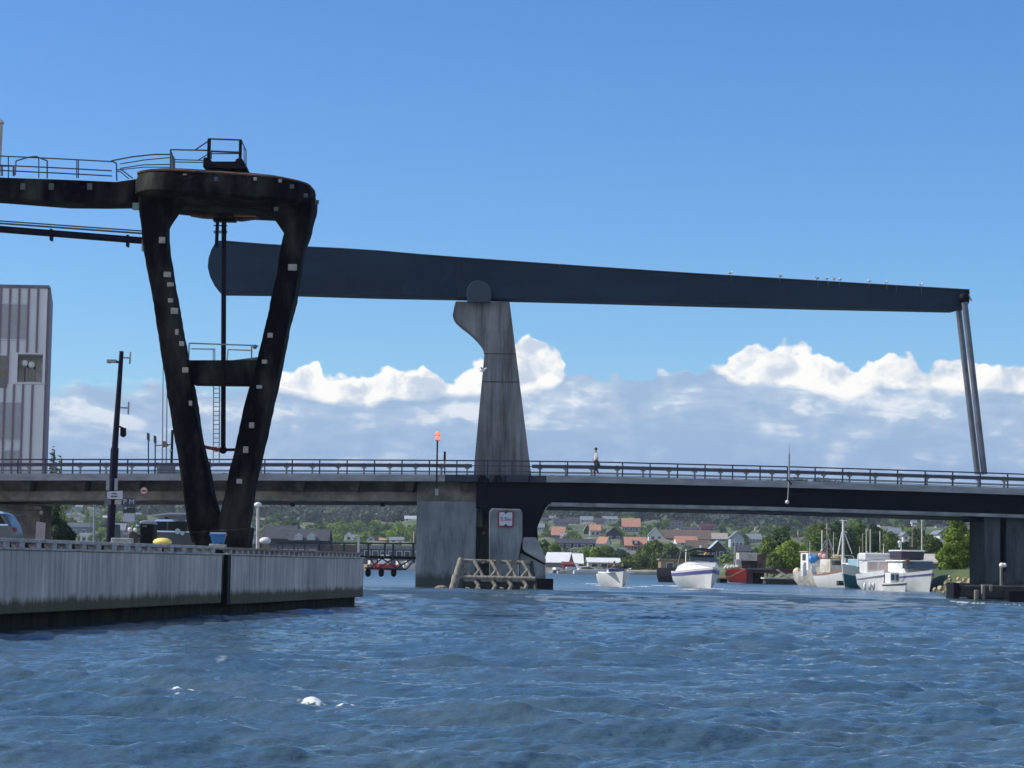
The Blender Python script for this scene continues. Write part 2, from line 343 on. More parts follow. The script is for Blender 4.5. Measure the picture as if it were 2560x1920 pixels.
def dup(root, loc, label=None, group=None):
    r = root.copy(); COL.objects.link(r); r.location = loc
    if label: r['label'] = label
    if group: r['group'] = group
    for ch in root.children:
        c = ch.copy(); COL.objects.link(c); c.parent = r
        for g in ch.children:
            d = g.copy(); COL.objects.link(d); d.parent = c
    return r
def text(s, size, c, mt, parent, depth=.01, name='lettering'):
    cu = bpy.data.curves.new('t', 'FONT'); cu.body = s; cu.size = size; cu.extrude = depth; cu.align_x = 'CENTER'; cu.align_y = 'CENTER'; cu.resolution_u = 3
    o = bpy.data.objects.new('t', cu); COL.objects.link(o); dg = bpy.context.evaluated_depsgraph_get()
    me = bpy.data.meshes.new_from_object(o.evaluated_get(dg)); bpy.data.objects.remove(o)
    b = MB(); b.add([(v.co.x + c[0], c[1] - v.co.z, v.co.y + c[2]) for v in me.vertices], [tuple(p.vertices) for p in me.polygons])
    return b.build(name, mt, parent)

# ------------------------------------------------------------------ terrain and water
PROF = [(490, .6), (520, 1.5), (600, 2.0), (700, 3.0), (800, 5), (950, 10), (1100, 16), (1300, 26), (1700, 42), (2200, 68), (2700, 76), (4000, 60)]
def tz(X, Y):
    zl = np.interp(Y, [p[0] for p in PROF], [p[1] for p in PROF])
    wob = 1 + .10 * np.sin(X / 47 + 1.3) + .07 * np.sin(X / 19 + Y / 60) + .05 * np.sin(X / 101 - Y / 170)
    zl = np.where(Y > 650, zl * wob, zl)
    bank = 1.5 + np.clip((X - 31) * .05, 0, 3)
    near = np.minimum(X - 30.5 - 1.3 * np.sin(Y / 11.0), Y - 169)
    far = Y - 491 - 3 * np.sin(X / 9.0)
    k1 = np.clip(far / 5, 0, 1); k2 = np.clip(near / 5, 0, 1)
    z1 = -1.2 + (zl + 1.2) * k1; z2 = -1.2 + (bank + 1.2) * k2
    return np.maximum(z1, np.where(Y < 560, z2, -1.2))
def ground_at(px, py, lo=492, hi=2600):
    """where the line of sight through a photo point meets the hillside"""
    d = ray(px, py); Y = np.linspace(lo, hi, 2200); X = d.x / d.y * Y; Z = CAM.z + d.z / d.y * Y
    g = tz(X, Y); k = np.argmax(g >= Z)
    if not (g[k] >= Z[k]): k = len(Y) - 1
    return Vector((float(X[k]), float(Y[k]), float(g[k])))
ys = np.concatenate([np.arange(150, 500, 3.0), np.arange(500, 1000, 10.0), np.arange(1000, 4001, 40.0)])
xs = np.concatenate([np.arange(-1300, -120, 20.0), np.arange(-120, 20, 4.0), np.arange(20, 70, 1.5), np.arange(70, 160, 5.0), np.arange(160, 1301, 20.0)])
X, Y = np.meshgrid(xs, ys); Z = tz(X, Y) + np.where(Y > 560, 1.2 * np.sin(X * .31) * np.sin(Y * .13), 0) + np.random.uniform(-.25, .25, X.shape) * (Y > 495)
nr, nc = X.shape; vv = np.stack([X, Y, Z], -1).reshape(-1, 3); i = np.arange(nr * nc).reshape(nr, nc)
ff = np.stack([i[:-1, :-1], i[:-1, 1:], i[1:, 1:], i[1:, :-1]], -1).reshape(-1, 4)
me = bpy.data.meshes.new('hillside'); me.from_pydata(vv.tolist(), [], ff.tolist()); me.polygons.foreach_set('use_smooth', [True] * len(me.polygons))
mt = bpy.data.materials.new('hillside_ground'); mt.use_nodes = True; t = mt.node_tree; b = t.nodes['Principled BSDF']; b.inputs['Roughness'].default_value = .95
g = node(t, 'ShaderNodeNewGeometry'); n = node(t, 'ShaderNodeTexNoise', inp={'Scale': .035, 'Detail': 7, 'Roughness': .65}); t.links.new(g.outputs['Position'], n.inputs['Vector'])
r = node(t, 'ShaderNodeValToRGB'); t.links.new(n.outputs[0], r.inputs[0]); e = r.color_ramp.elements
e[0].position = .35; e[0].color = (.035, .06, .022, 1); e[1].position = .7; e[1].color = (.26, .23, .18, 1); q = e.new(.5); q.color = (.09, .125, .04, 1); q = e.new(.58); q.color = (.17, .16, .11, 1)
t.links.new(r.outputs[0], b.inputs['Base Color']); me.materials.append(mt)
o = bpy.data.objects.new('hillside', me); COL.objects.link(o); tag(o, kind='structure')

# water: a fan-shaped wave sheet, fine near the camera, that carries on flat to the far shore
NR, NC = 1150, 860
yy = 1 / np.linspace(1 / 11.5, 1 / 330.0, NR); yy = np.concatenate([[-60, 5, 10], yy, [420, 520, 900, 2500]])
uu = np.linspace(-1, 1, NC)
Yg, Ug = np.meshgrid(yy, uu, indexing='ij'); half = np.maximum(Yg, 11.5) * .30 + 6
Xg = Ug * half
Xg = np.concatenate([np.full((len(yy), 1), -1500.0), Xg[:, :1] - 30, Xg, Xg[:, -1:] + 30, np.full((len(yy), 1), 1500.0)], 1)
Yg = np.concatenate([Yg[:, :1]] * 2 + [Yg] + [Yg[:, :1]] * 2, 1)
Zg = np.zeros_like(Xg); DX = np.zeros_like(Xg)
dY = np.gradient(yy)[:, None]; dXs = (half[:, :1] * 2 / NC)
rs = np.random.RandomState(3)
sp = np.maximum(np.abs(dY) * .55, dXs)
wind = R(-78)
# slow variation of the chop (gusts, wakes crossing)
gust = 1 + .35 * np.sin(Xg * .21 + Yg * .05 + 1) * np.sin(Yg * .11 + .4) + .22 * np.sin(Xg * .55 - Yg * .3)
for k in range(120):
    lam = .16 * (4.2 / .16) ** (rs.rand() ** 1.15); th = wind + rs.normal(0, .38 if lam > 1.2 else .6); ph = rs.rand() * 6.28
    kk = 2 * math.pi / lam; A = .0031 * lam ** .92 * (0.45 + rs.rand()) * (1.2 if lam > 1.3 else 1.6)
    arg = kk * (Xg * math.cos(th) + Yg * math.sin(th)) + ph + .5 * np.sin(Xg * .17 + k) + .5 * np.sin(Yg * .13 + k * 2)
    wgt = np.clip((lam / sp - 2.0) / 3.0, 0, 1)
    Zg += A * wgt * (np.sin(arg) + .25 * np.sin(2 * arg + 1.57)); DX += -A * .8 * wgt * np.cos(arg) * math.cos(th)
# boat wakes: a few long crests crossing on the left and under the bridge
def wake(x0, y0, ang, lam, A, wid, curve_=0.0):
    global Zg
    A *= 1.8
    c, s_ = math.cos(ang), math.sin(ang); a = (Xg - x0) * c + (Yg - y0) * s_; b_ = -(Xg - x0) * s_ + (Yg - y0) * c
    Zg += A * np.exp(-(b_ / wid) ** 2) * np.exp(-((a + curve_ * b_ * b_) / (lam * 1.6)) ** 2) * np.cos(2 * math.pi * (a + curve_ * b_ * b_) / lam)
wake(-2.6, 26, R(62), 2.0, .045, 5); wake(-4.3, 23.5, R(75), 1.5, .055, 3.5); wake(-3, 33, R(118), 2.6, .05, 7); wake(-1.0, 40, R(70), 3.0, .05, 7)
wake(1.5, 27, R(95), 2.6, .02, 6); wake(-5, 30, R(55), 2.0, .04, 4); wake(3.5, 24, R(84), 2.2, .02, 5); wake(0, 22.5, R(104), 1.4, .035, 3)
wake(10, 118, R(90), 5, .12, 45, .0004); wake(18, 129, R(88), 4, .08, 35)
env = np.clip((Yg - 10.5) / 3, 0, 1) * np.clip((330 - Yg) / 60, 0, 1); env[:, :2] = 0; env[:, -2:] = 0
Zg *= env * gust; Xg2 = Xg + DX * env
# foam: small broken crests
foam = np.zeros_like(Zg)
fn = np.zeros_like(Zg)
for k in range(9):
    kx, ky = rs.normal(0, 60, 2); fn += np.sin(Xg * kx + Yg * ky * .45 + rs.rand() * 6)
fn /= 3.2
def froth(px, py, rx, ry, s_=1.0, lift=.0):
    global foam, Zg
    p = CAM + ray(px, py) * (-CAM.z / ray(px, py).z)
    d = ((Xg - p.x) / rx) ** 2 + ((Yg - p.y) / ry) ** 2; a = np.exp(-d * 1.3)
    foam = np.maximum(foam, np.clip((a * 1.6 + fn * .55 - .62) * 1.8, 0, 1) * s_ * (d < 6)); Zg += lift * a
froth(813, 1660, .085, .26, 1.2, .06); froth(838, 1663, .10, .26, 1.1, .04); froth(455, 1742, .11, .26, 1.5, .07); froth(478, 1746, .10, .2, 1.3, .045); froth(440, 1744, .05, .14, 1.2, .03)
froth(780, 1762, .10, .2, 1.5, .06); froth(862, 1769, .10, .2, 1.4, .05); froth(538, 1641, .04, .18, 1.2, .02); froth(555, 1670, .06, .25, .35); froth(1075, 1700, .03, .15, .3)
for a in ((1600, 1466, .9, 5), (1655, 1464, 1.1, 5), (1690, 1465, 1.3, 6), (1500, 1463, .8, 4), (1570, 1469, .7, 3), (1720, 1473, 1.0, 3), (1790, 1472, .9, 4), (1480, 1459, 1.2, 5), (1870, 1478, 1.2, 5)):
    froth(*a, .8)
for a in ((1230, 1480), (1262, 1481), (1300, 1482), (1180, 1479), (1380, 1482), (2400, 1508), (2450, 1510), (2520, 1513)): froth(*a, .6, 1.6, .55)
for k in range(26): froth(1240 + k * 52 + rs.randint(-20, 20), 1490 + k * .75 + rs.randint(-4, 6), .5 + rs.rand() * .6, 1.4, .2)
vv = np.stack([Xg2, Yg, Zg], -1).reshape(-1, 3).astype(np.float32); nr, nc = Xg.shape
i = np.arange(nr * nc).reshape(nr, nc); ff = np.stack([i[:-1, :-1], i[:-1, 1:], i[1:, 1:], i[1:, :-1]], -1).reshape(-1, 4).astype(np.int32)
me = bpy.data.meshes.new('water'); me.vertices.add(len(vv)); me.vertices.foreach_set('co', vv.ravel()); me.loops.add(ff.size); me.loops.foreach_set('vertex_index', ff.ravel())
me.polygons.add(len(ff)); me.polygons.foreach_set('loop_start', np.arange(0, ff.size, 4, dtype=np.int32)); me.polygons.foreach_set('use_smooth', np.ones(len(ff), bool)); me.update(calc_edges=True)
at = me.attributes.new('foam', 'FLOAT', 'POINT'); at.data.foreach_set('value', foam.ravel().astype(np.float32))
mt = bpy.data.materials.new('sea_water'); mt.use_nodes = True; t = mt.node_tree; b = t.nodes['Principled BSDF']
b.inputs['Roughness'].default_value = .07; b.inputs['IOR'].default_value = 1.45
g = node(t, 'ShaderNodeNewGeometry')
ca = node(t, 'ShaderNodeCameraData')
def wn_(scale, st, det, rough=.6, rot=0):
    mp = node(t, 'ShaderNodeMapping'); mp.inputs['Scale'].default_value = st; mp.inputs['Rotation'].default_value = (0, 0, rot); t.links.new(g.outputs['Position'], mp.inputs[0])
    n = node(t, 'ShaderNodeTexNoise', inp={'Scale': scale, 'Detail': det, 'Roughness': rough}); t.links.new(mp.outputs[0], n.inputs['Vector']); return n.outputs[0]
a1 = wn_(6, (.52, 1, 1), 5, .65, .12); a2 = wn_(1.5, (.44, 1.0, 1), 5, .6, -.1)
bp = node(t, 'ShaderNodeBump', inp={'Strength': 1.0, 'Distance': .034}); t.links.new(a1, bp.inputs['Height'])
bp2 = node(t, 'ShaderNodeBump', inp={'Strength': 1.0, 'Distance': .11}); t.links.new(a2, bp2.inputs['Height']); t.links.new(bp.outputs[0], bp2.inputs['Normal'])
t.links.new(bp2.outputs[0], b.inputs['Normal'])
silt = wn_(.35, (1, .6, 1), 4); rr = node(t, 'ShaderNodeValToRGB'); t.links.new(silt, rr.inputs[0])
rr.color_ramp.elements[0].position = .42; rr.color_ramp.elements[0].color = (.052, .102, .142, 1); rr.color_ramp.elements[1].position = .68; rr.color_ramp.elements[1].color = (.078, .122, .14, 1)
fa = node(t, 'ShaderNodeAttribute', attribute_name='foam'); mxx = node(t, 'ShaderNodeMix', data_type='RGBA'); t.links.new(fa.outputs['Fac'], mxx.inputs[0]); t.links.new(rr.outputs[0], mxx.inputs[6]); mxx.inputs[7].default_value = (.85, .86, .82, 1)
t.links.new(mxx.outputs[2], b.inputs['Base Color'])
ro = node(t, 'ShaderNodeMapRange', inp={'To Min': .07, 'To Max': .8}); t.links.new(fa.outputs['Fac'], ro.inputs[0])
spy = node(t, 'ShaderNodeSeparateXYZ'); t.links.new(g.outputs['Position'], spy.inputs[0]); rd = node(t, 'ShaderNodeMapRange', inp={'From Min': 90, 'From Max': 330, 'To Min': .07, 'To Max': .42}); t.links.new(spy.outputs[1], rd.inputs[0]); rm = node(t, 'ShaderNodeMath', operation='MAXIMUM'); t.links.new(ro.outputs[0], rm.inputs[0]); t.links.new(rd.outputs[0], rm.inputs[1]); t.links.new(rm.outputs[0], b.inputs['Roughness'])
me.materials.append(mt); o = bpy.data.objects.new('water', me); COL.objects.link(o); tag(o, kind='structure')

# ------------------------------------------------------------------ quay
# the wall runs from the near left away to its corner
QA = Vector((-13.6, 20, 0)); QB = Vector((-5.12, 80.5, 0)); qd = (QB - QA).normalized(); qn = Vector((qd.y, -qd.x, 0))
def qp(s, out, z): p = QA + qd * s + qn * out; return Vector((p.x, p.y, z))
QL = (QB - QA).length
def s_at(px):      # distance along the wall where it shows at photo column px
    best = min(range(0, 1200), key=lambda i: abs((lambda q: 1280 + F * (q.x) / q.y)(qp(QL * i / 1199, 0, 1.6)) - px)); return QL * best / 1199
JS = s_at(571)
gm = MB(); pts = [qp(0, -.95, 0), qp(QL - .7, -.95, 0), Vector((-14, 90, 0)), Vector((-13.2, 146, 0)), Vector((-22, 175, 0)), Vector((-120, 200, 0)), Vector((-120, 20, 0))]
n = len(pts); gm.add([(p.x, p.y, 1.66) for p in pts] + [(p.x, p.y, -2.0) for p in pts], [tuple(range(n))] + [(i, (i + 1) % n, n + (i + 1) % n, n + i) for i in range(n)])
tag(gm.build('quay_ground', mat('quay_paving', (.17, .17, .165), .9, var=.3, vscale=1.2, bump=.2), origin=(-20, 60, 1.66)), kind='structure')
qw = thing('quay_wall', qp(30, 0, 0), 'long streaked grey concrete quay wall with an algae band above the water', 'quay wall')
def wallseg(s0, s1, o0, o1, z0, z1):
    b = MB(); A = [qp(s0, o0, z0), qp(s1, o0, z0), qp(s1, o1, z0), qp(s0, o1, z0)]; b.add(A + [Vector((p.x, p.y, z1)) for p in A], [(0,1,2,3),(7,6,5,4),(0,4,5,1),(1,5,6,2),(2,6,7,3),(3,7,4,0)]); return b
wallseg(0, JS - .3, -.3, .02, .36, 1.64).build('wall_panel', M_quay, qw, bevel=.02)
wallseg(JS + .26, QL, -.3, .0, .30, 1.64).build('wall_panel', M_quay, qw, bevel=.02)
wallseg(JS - .3, JS + .26, -.34, -.28, .30, 1.60).build('expansion_joint', M_black, qw)
wallseg(JS - .10, JS + .24, .0, .13, .32, 1.66).build('joint_fender', M_black, qw, bevel=.02)
wallseg(0, QL, -1.0, -.3, 1.55, 1.655).build('edge_paving', M_coping, qw)
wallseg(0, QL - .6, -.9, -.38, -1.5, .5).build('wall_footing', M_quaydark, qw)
wallseg(0, JS - .26, -.35, .07, 1.642, 1.69).build('coping', M_coping, qw, bevel=.015)
wallseg(JS + .22, QL + .03, -.35, .05, 1.642, 1.69).build('coping', M_coping, qw, bevel=.015)
wallseg(0, QL, -.40, -.352, 1.60, 1.84).build('kerb_gap_shade', M_black, qw)  # added black strip, stands in for the shade in the kerb gaps
wallseg(QL - .02, QL + .02, -4.5, -.3, -.5, 1.64).build('wall_panel', M_quay, qw)
kr = thing('kerb_rail', qp(30, -.1, 1.72), 'low concrete edge rail on short blocks along the top of the quay wall', 'kerb')
wallseg(0, JS - .1, -.28, -.06, 1.80, 1.875).build('rail_beam', M_coping, kr, bevel=.012)
wallseg(JS + .3, QL, -.28, -.06, 1.79, 1.86).build('rail_beam', M_timber, kr, bevel=.012)
s = 24.0; cnt = 0
while s < QL - .3:
    wd = random.uniform(.28, .48) if s < JS else .2
    if abs(s - JS) > .5: wallseg(s, s + wd, -.26, -.08, 1.69, 1.80).build('rail_block', M_coping, kr); cnt += 1
    s += random.uniform(.85, 1.15) if s < JS else .62
# yellow bollard, blue box, blocks on the quay edge
s = s_at(474); c = qp(s, -.62, 1.66)
bo = thing('mooring_bollard', c, 'yellow mushroom topped mooring bollard on the quay edge left of the dark crane foot', 'bollard')
MB().lathe(c, [(.17, 0), (.165, .1), (.15, .16), (.14, .24)], 16).build('post', M_yellow, bo, smooth=True)
MB().lathe(c + Vector((0, 0, .22)), [(.15, 0), (.24, .03), (.245, .07), (.21, .12), (.12, .16), (.02, .17)], 18).build('cap', mat('pale_yellow', (.85, .66, .16), .5), bo, smooth=True)
s = s_at(602); c = qp(s, -.55, 1.66)
bb = thing('blue_crate', c + Vector((0, 0, .30)), 'bright blue plastic tub with a wavy white trimmed rim right of the crane foot', 'tub')
tb = MB(); rings = []
for z, q in ((.30, .14), (.52, .19), (.525, .21), (.58, .205)): rings.append([c + Vector((a * q * 1.05, b2 * q, z)) for a, b2 in ((-1,-1),(1,-1),(1,1),(-1,1))])
tb.loft(rings).build('tub', M_bluepl, bb, bevel=.015)
MB().box(c + Vector((0, 0, .595)), (.40, .38, .03)).build('rim', M_white, bb)
o = MB().box(c + Vector((.0, 0, .148)), (.44, .44, .29)).build('concrete_block', M_coping, origin=c, bevel=.02); tag(o, 'pale concrete block under the bright blue tub on the quay edge', 'block')
s = s_at(366); c = qp(s, -.5, 1.66)
o = MB().box(c + Vector((0, 0, .17)), (.48, .4, .33)).build('concrete_block', M_coping, origin=c, bevel=.02); tag(o, 'grey concrete block on the quay edge in front of the dark domed bin', 'block')

# ------------------------------------------------------------------ old loading crane (V shaped legs under a round head)
CY = 67.6
cr = thing('loading_crane', P(552, 1362, CY), 'rusty black loading crane with V shaped legs under an oval head standing on the quay', 'crane')
def legrings(lv, dep=1.05, Yc=CY):
    rings = []
    yv = [a[0] for a in lv]
    for y in np.arange(yv[0], yv[-1] + 1, 11.0):
        xa = np.interp(y, yv, [a[1] for a in lv]); xb = np.interp(y, yv, [a[2] for a in lv]); A = P(xa, y, Yc); B = P(xb, y, Yc); c = (A + B) / 2; hw = (B - A).length / 2; ring = []
        for k in range(20):
            t_ = 2 * math.pi * (k + .5) / 20; cx = math.copysign(abs(math.cos(t_)) ** .16, math.cos(t_)); cy = math.copysign(abs(math.sin(t_)) ** .16, math.sin(t_))
            p = Vector((c.x + cx * hw, Yc + cy * dep / 2, c.z)); nn = mnoise.noise(p * 1.3) * .03 + mnoise.noise(p * 7) * .014
            ring.append(p + Vector((cx, cy, 0)) * nn)
        rings.append(ring)
    return rings
LEFT = [(500,352,470),(515,353,450),(536,354,438),(563,357,418),(588,359,418),(669,372,428),(707,380,434),(781,391,447),(862,403,463),(902,409,469),(967,420,484),(1068,436,501),(1133,447,513),(1226,461,532),(1303,472,552),(1366,484,575)]
RIGHT = [(500,650,791),(525,668,791),(545,684,784),(565,698,778),(588,712,774),(615,706,764),(684,696,751),(754,679,739),(839,662,718),(906,647,706),(967,627,693),(1071,602,671),(1149,586,652),(1226,567,637),(1303,550,625),(1366,520,617)]
MB().loft(legrings(LEFT)).build('leg', M_crane, cr, smooth=True)
MB().loft(legrings(RIGHT)).build('leg', M_crane, cr, smooth=True)
MB().pp([(474,1330),(625,1318),(617,1372),(492,1372)], CY - .6, 1.3).build('foot', M_crane, cr, bevel=.05)
# head: an oval box with rounded plan and a domed rusty rim
hc = P(569, 480, 68.3); HX = 2.66; HY = 2.25
def oval(z, kx, ky, n=56, e=.55, jit=0):
    r_ = []
    for k in range(n):
        a = 2 * math.pi * k / n; x = math.copysign(abs(math.cos(a)) ** e, math.cos(a)) * HX * kx; y = math.copysign(abs(math.sin(a)) ** e, math.sin(a)) * HY * ky
        p = Vector((hc.x + x, hc.y + y, z)); d = Vector((x, y, 0)).normalized(); r_.append(p + d * mnoise.noise(p * 1.7) * .05 + Vector((0, 0, mnoise.noise(p * 1.2 + Vector((5, 0, 0))) * jit)))
    return r_
zt = P(569, 424, 66.4).z; zm = P(569, 452, 66.1).z; zb = P(569, 492, 66.1).z
def tilt(r_, k=1.0): return [p + Vector((0, 0, -.05 * (p.x - hc.x) * k)) for p in r_]
MB().loft([tilt(oval(zb, .93, .93, jit=.05)), tilt(oval(zb + .10, 1, 1, jit=.04)), tilt(oval(zm, 1.0, 1.0)), tilt(oval(zt - .16, .97, .97)), tilt(oval(zt - .05, .86, .88)), tilt(oval(zt + .02, .60, .65)), tilt(oval(zt + .04, .2, .2))]).build('head', M_crane, cr, smooth=True)
MB().loft([tilt(oval(zt - .175, .985, .985)), tilt(oval(zt - .13, .99, .985)), tilt(oval(zt - .10, .95, .95)), tilt(oval(zt - .125, .9, .9))]).build('head_rim', M_rust, cr, smooth=True)
MB().pp([(480,505),(640,515),(655,541),(600,549),(560,545),(500,541),(470,536)], 69.6, .5).build('underside_beam', M_rust, cr, bevel=.04)
MB().pb(586, 530, 640, 540, 69.3, .2).build('orange_bracket', mat('rust_orange', (.5, .25, .13), .8, var=.5, vscale=5), cr)  # orange bracket under the back of the head
# haunches are in the legs; joint ring blocks where the plates lap

MB().pp([(458,900),(652,900),(645,935),(628,962),(480,960),(470,935)], CY - .35, .8).build('cross_beam', M_crane, cr, bevel=.04)
# boom to the left
bmb = MB(); bmb.pp([(-260,440),(0,443),(150,448),(289,454),(345,446),(352,512),(332,505),(250,506),(154,505),(0,493),(-260,476)], 67.4, 1.3); bmb.build('boom', M_crane, cr, bevel=.05)
for x_ in (57, 128, 224): MB().pb(x_ - 7, 458, x_ + 7, 474, 67.3, .12).build('boom_bracket', M_patch, cr) if x_ > 999 else MB().pb(x_ - 6, 458, x_ + 6, 474, 67.33, .08).build('boom_bracket', mat('dull_grey_plate', (.10, .12, .11), .8), cr)
MB().pb(331, 507, 352, 524, 67.2, .12).build('corner_plate', mat('verdigris_plate', (.20, .30, .27), .7), cr)
# squares of bare metal
for (x_, y_, w_, h_) in ((405,600,15,15),(418,686,18,13),(426,711,16,10),(426,751,12,10),(436,777,18,15),(442,830,8,14),(454,859,12,12),(463,925,15,13),(476,1008,8,12),(675,838,13,12),(661,904,13,10),(648,967,14,9),(629,1063,13,14),(614,1124,13,16),(598,1203,14,12),(731,668,22,16),(368,452,12,16),(406,455,9,12),(462,438,10,8),(445,440,12,10),(638,447,8,8),(700,452,8,8)):
    yy_ = CY - .565 if y_ > 480 else 66.05 + abs((x_ - 569) / 230) ** 4 * 1.2
    MB().pb(x_ - w_ / 2, y_ - h_ / 2, x_ + w_ / 2, y_ + h_ / 2, yy_, .06).build('metal_patch', M_patch, cr, bevel=.01)
for (x_, y_) in ((730,466),(792,505),(764,488),(690,522),(540,447)): MB().pb(x_ - 5, y_ - 5, x_ + 5, y_ + 5, 66.0 + abs((x_ - 569) / 230) ** 4 * 1.4, .05).build('metal_patch', mat('dull_grey_plate', (.10, .12, .11), .8), cr)
# hanging pipe in the middle
MB().bar(P(560, 540, 68.3), P(558, 1124, 68.3), .075, 12).build('drop_pipe', M_dkblue, cr, smooth=True)
MB().bar(P(544, 548, 68.1), P(541, 620, 68.1), .055, 10).build('short_pipe', M_dkblue, cr, smooth=True)
fl = MB()
for y_ in (548, 564, 578, 582): fl.bar(P(534, y_, 68.2), P(568 if y_ != 548 else 589, y_, 68.2), .018, 6)
fl.pb(533, 543, 589, 553, 68.1, .3); fl.build('pipe_bracket', M_black, cr)
MB().bar(P(508, 1115, 68.0), P(556, 1125, 68.3), .035, 6).bar(P(512, 1120, 68.0), P(545, 1127, 68.3), .02, 6).build('red_tie_bar', mat('red_tie', (.42, .07, .05), .6), cr)
MB().bar(P(548, 1125, 68.3), P(594, 1124, 68.0), .045, 8).ball(P(558, 1125, 68.3), .12).build('tie_bar', M_dkblue, cr)
# side pipes coming in from the left, below the boom
pipe = MB(); pipe.bar(P(-260, 552, 67.8), P(362, 602, 67.8), .105, 14); pipe.build('feed_pipe', M_dkblue, cr, smooth=True)
pipe = MB(); pipe.bar(P(-260, 540, 67.8), P(362, 584, 67.8), .03, 8).bar(P(-260, 534, 68.1), P(362, 578, 68.1), .022, 8); pipe.build('feed_pipe', M_green, cr)
for x_ in (-30, 126, 317): MB().pb(x_ - 2, 562 + x_ * .078, x_ + 3, 590 + x_ * .08, 67.65, .3).build('pipe_clamp', M_dkblue, cr)
MB().pb(354, 600, 364, 627, 67.3, .2).build('pipe_bracket', M_galv, cr)
# walkway railing on the boom and over the head
rl = MB(); rb = M_dkrail = mat('walkway_rail_steel', (.05, .075, .12), .5, var=.3, vscale=3)
def hr(pts, Y, r_=.022): rl.tube([P(a, b2, Y) for a, b2 in pts], r_, 6)
for dy in (0, 23, 36): hr([(-260, 384 + dy), (0, 390 + dy), (150, 397 + dy), (280, 404 + dy)], 67.4, .02)
hr([(280,403),(291,408),(292,452)], 67.4); hr([(291,424),(305,425),(332,446)], 67.4, .018); hr([(293,428),(302,430),(322,447)], 67.4, .016)
hr([(278,402),(330,392),(385,386),(424,386)], 68.3); hr([(300,410),(360,400),(424,394)], 68.3, .016); hr([(300,421),(360,412),(424,411)], 68.3, .016); hr([(290,425),(360,418),(424,418)], 68.3, .014)
hr([(38,438),(40,402),(72,393),(90,391),(118,402),(118,446)], 67.3, .022); hr([(0,415),(36,415)], 67.6); hr([(5,440),(5,415)], 67.6, .03); hr([(34,440),(34,415)], 67.6, .03)
for x_ in (21, 97, 192, 196): hr([(x_, 391 + (x_) * .05), (x_, 445)], 67.4, .018)
rl.build('boom_railing', rb, cr); rl = MB()
hr([(426,420),(426,374),(520,376)], 67.6); hr([(426,374),(434,398),(434,420)], 67.6); hr([(434,399),(510,401)], 67.6, .016); hr([(434,405),(510,406)], 67.6, .016)
hr([(486,376),(520,353)], 67.6); hr([(494,401),(520,385),(520,378)], 67.6, .016)
hr([(521,347),(603,350)], 67.4, .026); hr([(528,378),(600,381)], 67.5, .03); hr([(530,384),(600,384)], 68.5, .018); hr([(603,350),(615,377),(615,420)], 67.8, .02); hr([(528,378),(528,398)], 67.5)
hr([(610,365),(611,420)], 68.8, .016)
rl.build('platform_railing', rb, cr)
MB().pb(518, 347, 526, 398, 67.35, .1).build('platform_post', M_dkblue, cr); MB().pb(597, 349, 604, 398, 67.35, .1).build('platform_post', M_dkblue, cr)
MB().pp([(507,418),(508,393),(523,393),(528,403),(588,403),(590,396),(604,394),(618,424)], 67.1, 1.1).build('platform_box', M_black, cr, bevel=.03)
MB().pp([(425,378),(437,395),(437,420),(424,420)], 67.7, .1).build('rail_plate', M_galv, cr)
rl = MB(); hr([(472,902),(473,858),(640,864),(646,866)], 67.6, .02); hr([(478,872),(537,873),(537,900)], 67.3, .018); hr([(568,904),(570,874),(628,876)], 67.3, .018); hr([(629,903),(629,866)], 67.4, .022); hr([(533,902),(533,874)], 67.6, .014)
rl.ball(P(637, 867, 67.6), .07).build('cross_beam_railing', M_galv, cr)
MB().pp([(560,903),(648,892),(648,903)], 68.2, .1).build('sheet_cover', mat('verdigris_plate', (.20, .30, .27), .7), cr)
ld = MB()
for x_ in (534, 549): ld.bar(P(x_, 962, 68.7), P(x_ - 1, 1160, 68.7), .016, 6)
for y_ in np.arange(972, 1130, 11.2): ld.bar(P(534, y_, 68.7), P(549, y_, 68.7), .012, 5)
ld.build('ladder', M_galv, cr)
# white pole of a second mast at the very left edge
o = MB().bar(P(-3, 306, 69), P(-10, 445, 69), .13, 12).lathe(P(-3, 310, 69), [(.15, 0), (.17, .04), (.1, .12), (.02, .2)], 12).build('vent_stack', M_offwhite, origin=P(-10, 445, 69), smooth=True)
tag(o, 'pale vertical vent pipe above the crane boom at the left edge', 'pipe')

# ------------------------------------------------------------------ bridge
BY = 146.0
RX = [-400, 0, 600, 1050, 1300, 1500, 2000, 2450, 2560, 2960]; RYY = [1150, 1147, 1147, 1149, 1151, 1153.5, 1166, 1180, 1184, 1199]
def ry(x): return float(np.interp(x, RX, RYY))
def strip(b, x0, x1, dt, db, Y, t, step=60):
    """a band following the deck line; dt/db are pixel offsets below the rail top (numbers or functions)"""
    n = max(1, int((x1 - x0) / step)); q = np.linspace(x0, x1, n + 1)
    ft = dt if callable(dt) else (lambda x: dt); fb = db if callable(db) else (lambda x: db)
    T = [P(x, ry(x) + ft(x), Y) for x in q]; B_ = [P(x, ry(x) + fb(x), Y) for x in q]
    vs = T + B_ + [p + Vector((0, t, 0)) for p in T] + [p + Vector((0, t, 0)) for p in B_]; m_ = n + 1; fs = []
    for i in range(n):
        fs += [(i, i + 1, m_ + i + 1, m_ + i), (2 * m_ + i + 1, 2 * m_ + i, 3 * m_ + i, 3 * m_ + i + 1), (i, 2 * m_ + i, 2 * m_ + i + 1, i + 1), (m_ + i, m_ + i + 1, 3 * m_ + i + 1, 3 * m_ + i)]
    fs += [(0, m_, 3 * m_, 2 * m_), (n, 2 * m_ + n, 3 * m_ + n, m_ + n)]
    b.add(vs, fs); return b
ap = thing('approach_bridge', P(600, 1260, 150), 'brownish concrete road bridge span with triangular brackets left of the tall pylon', 'bridge')
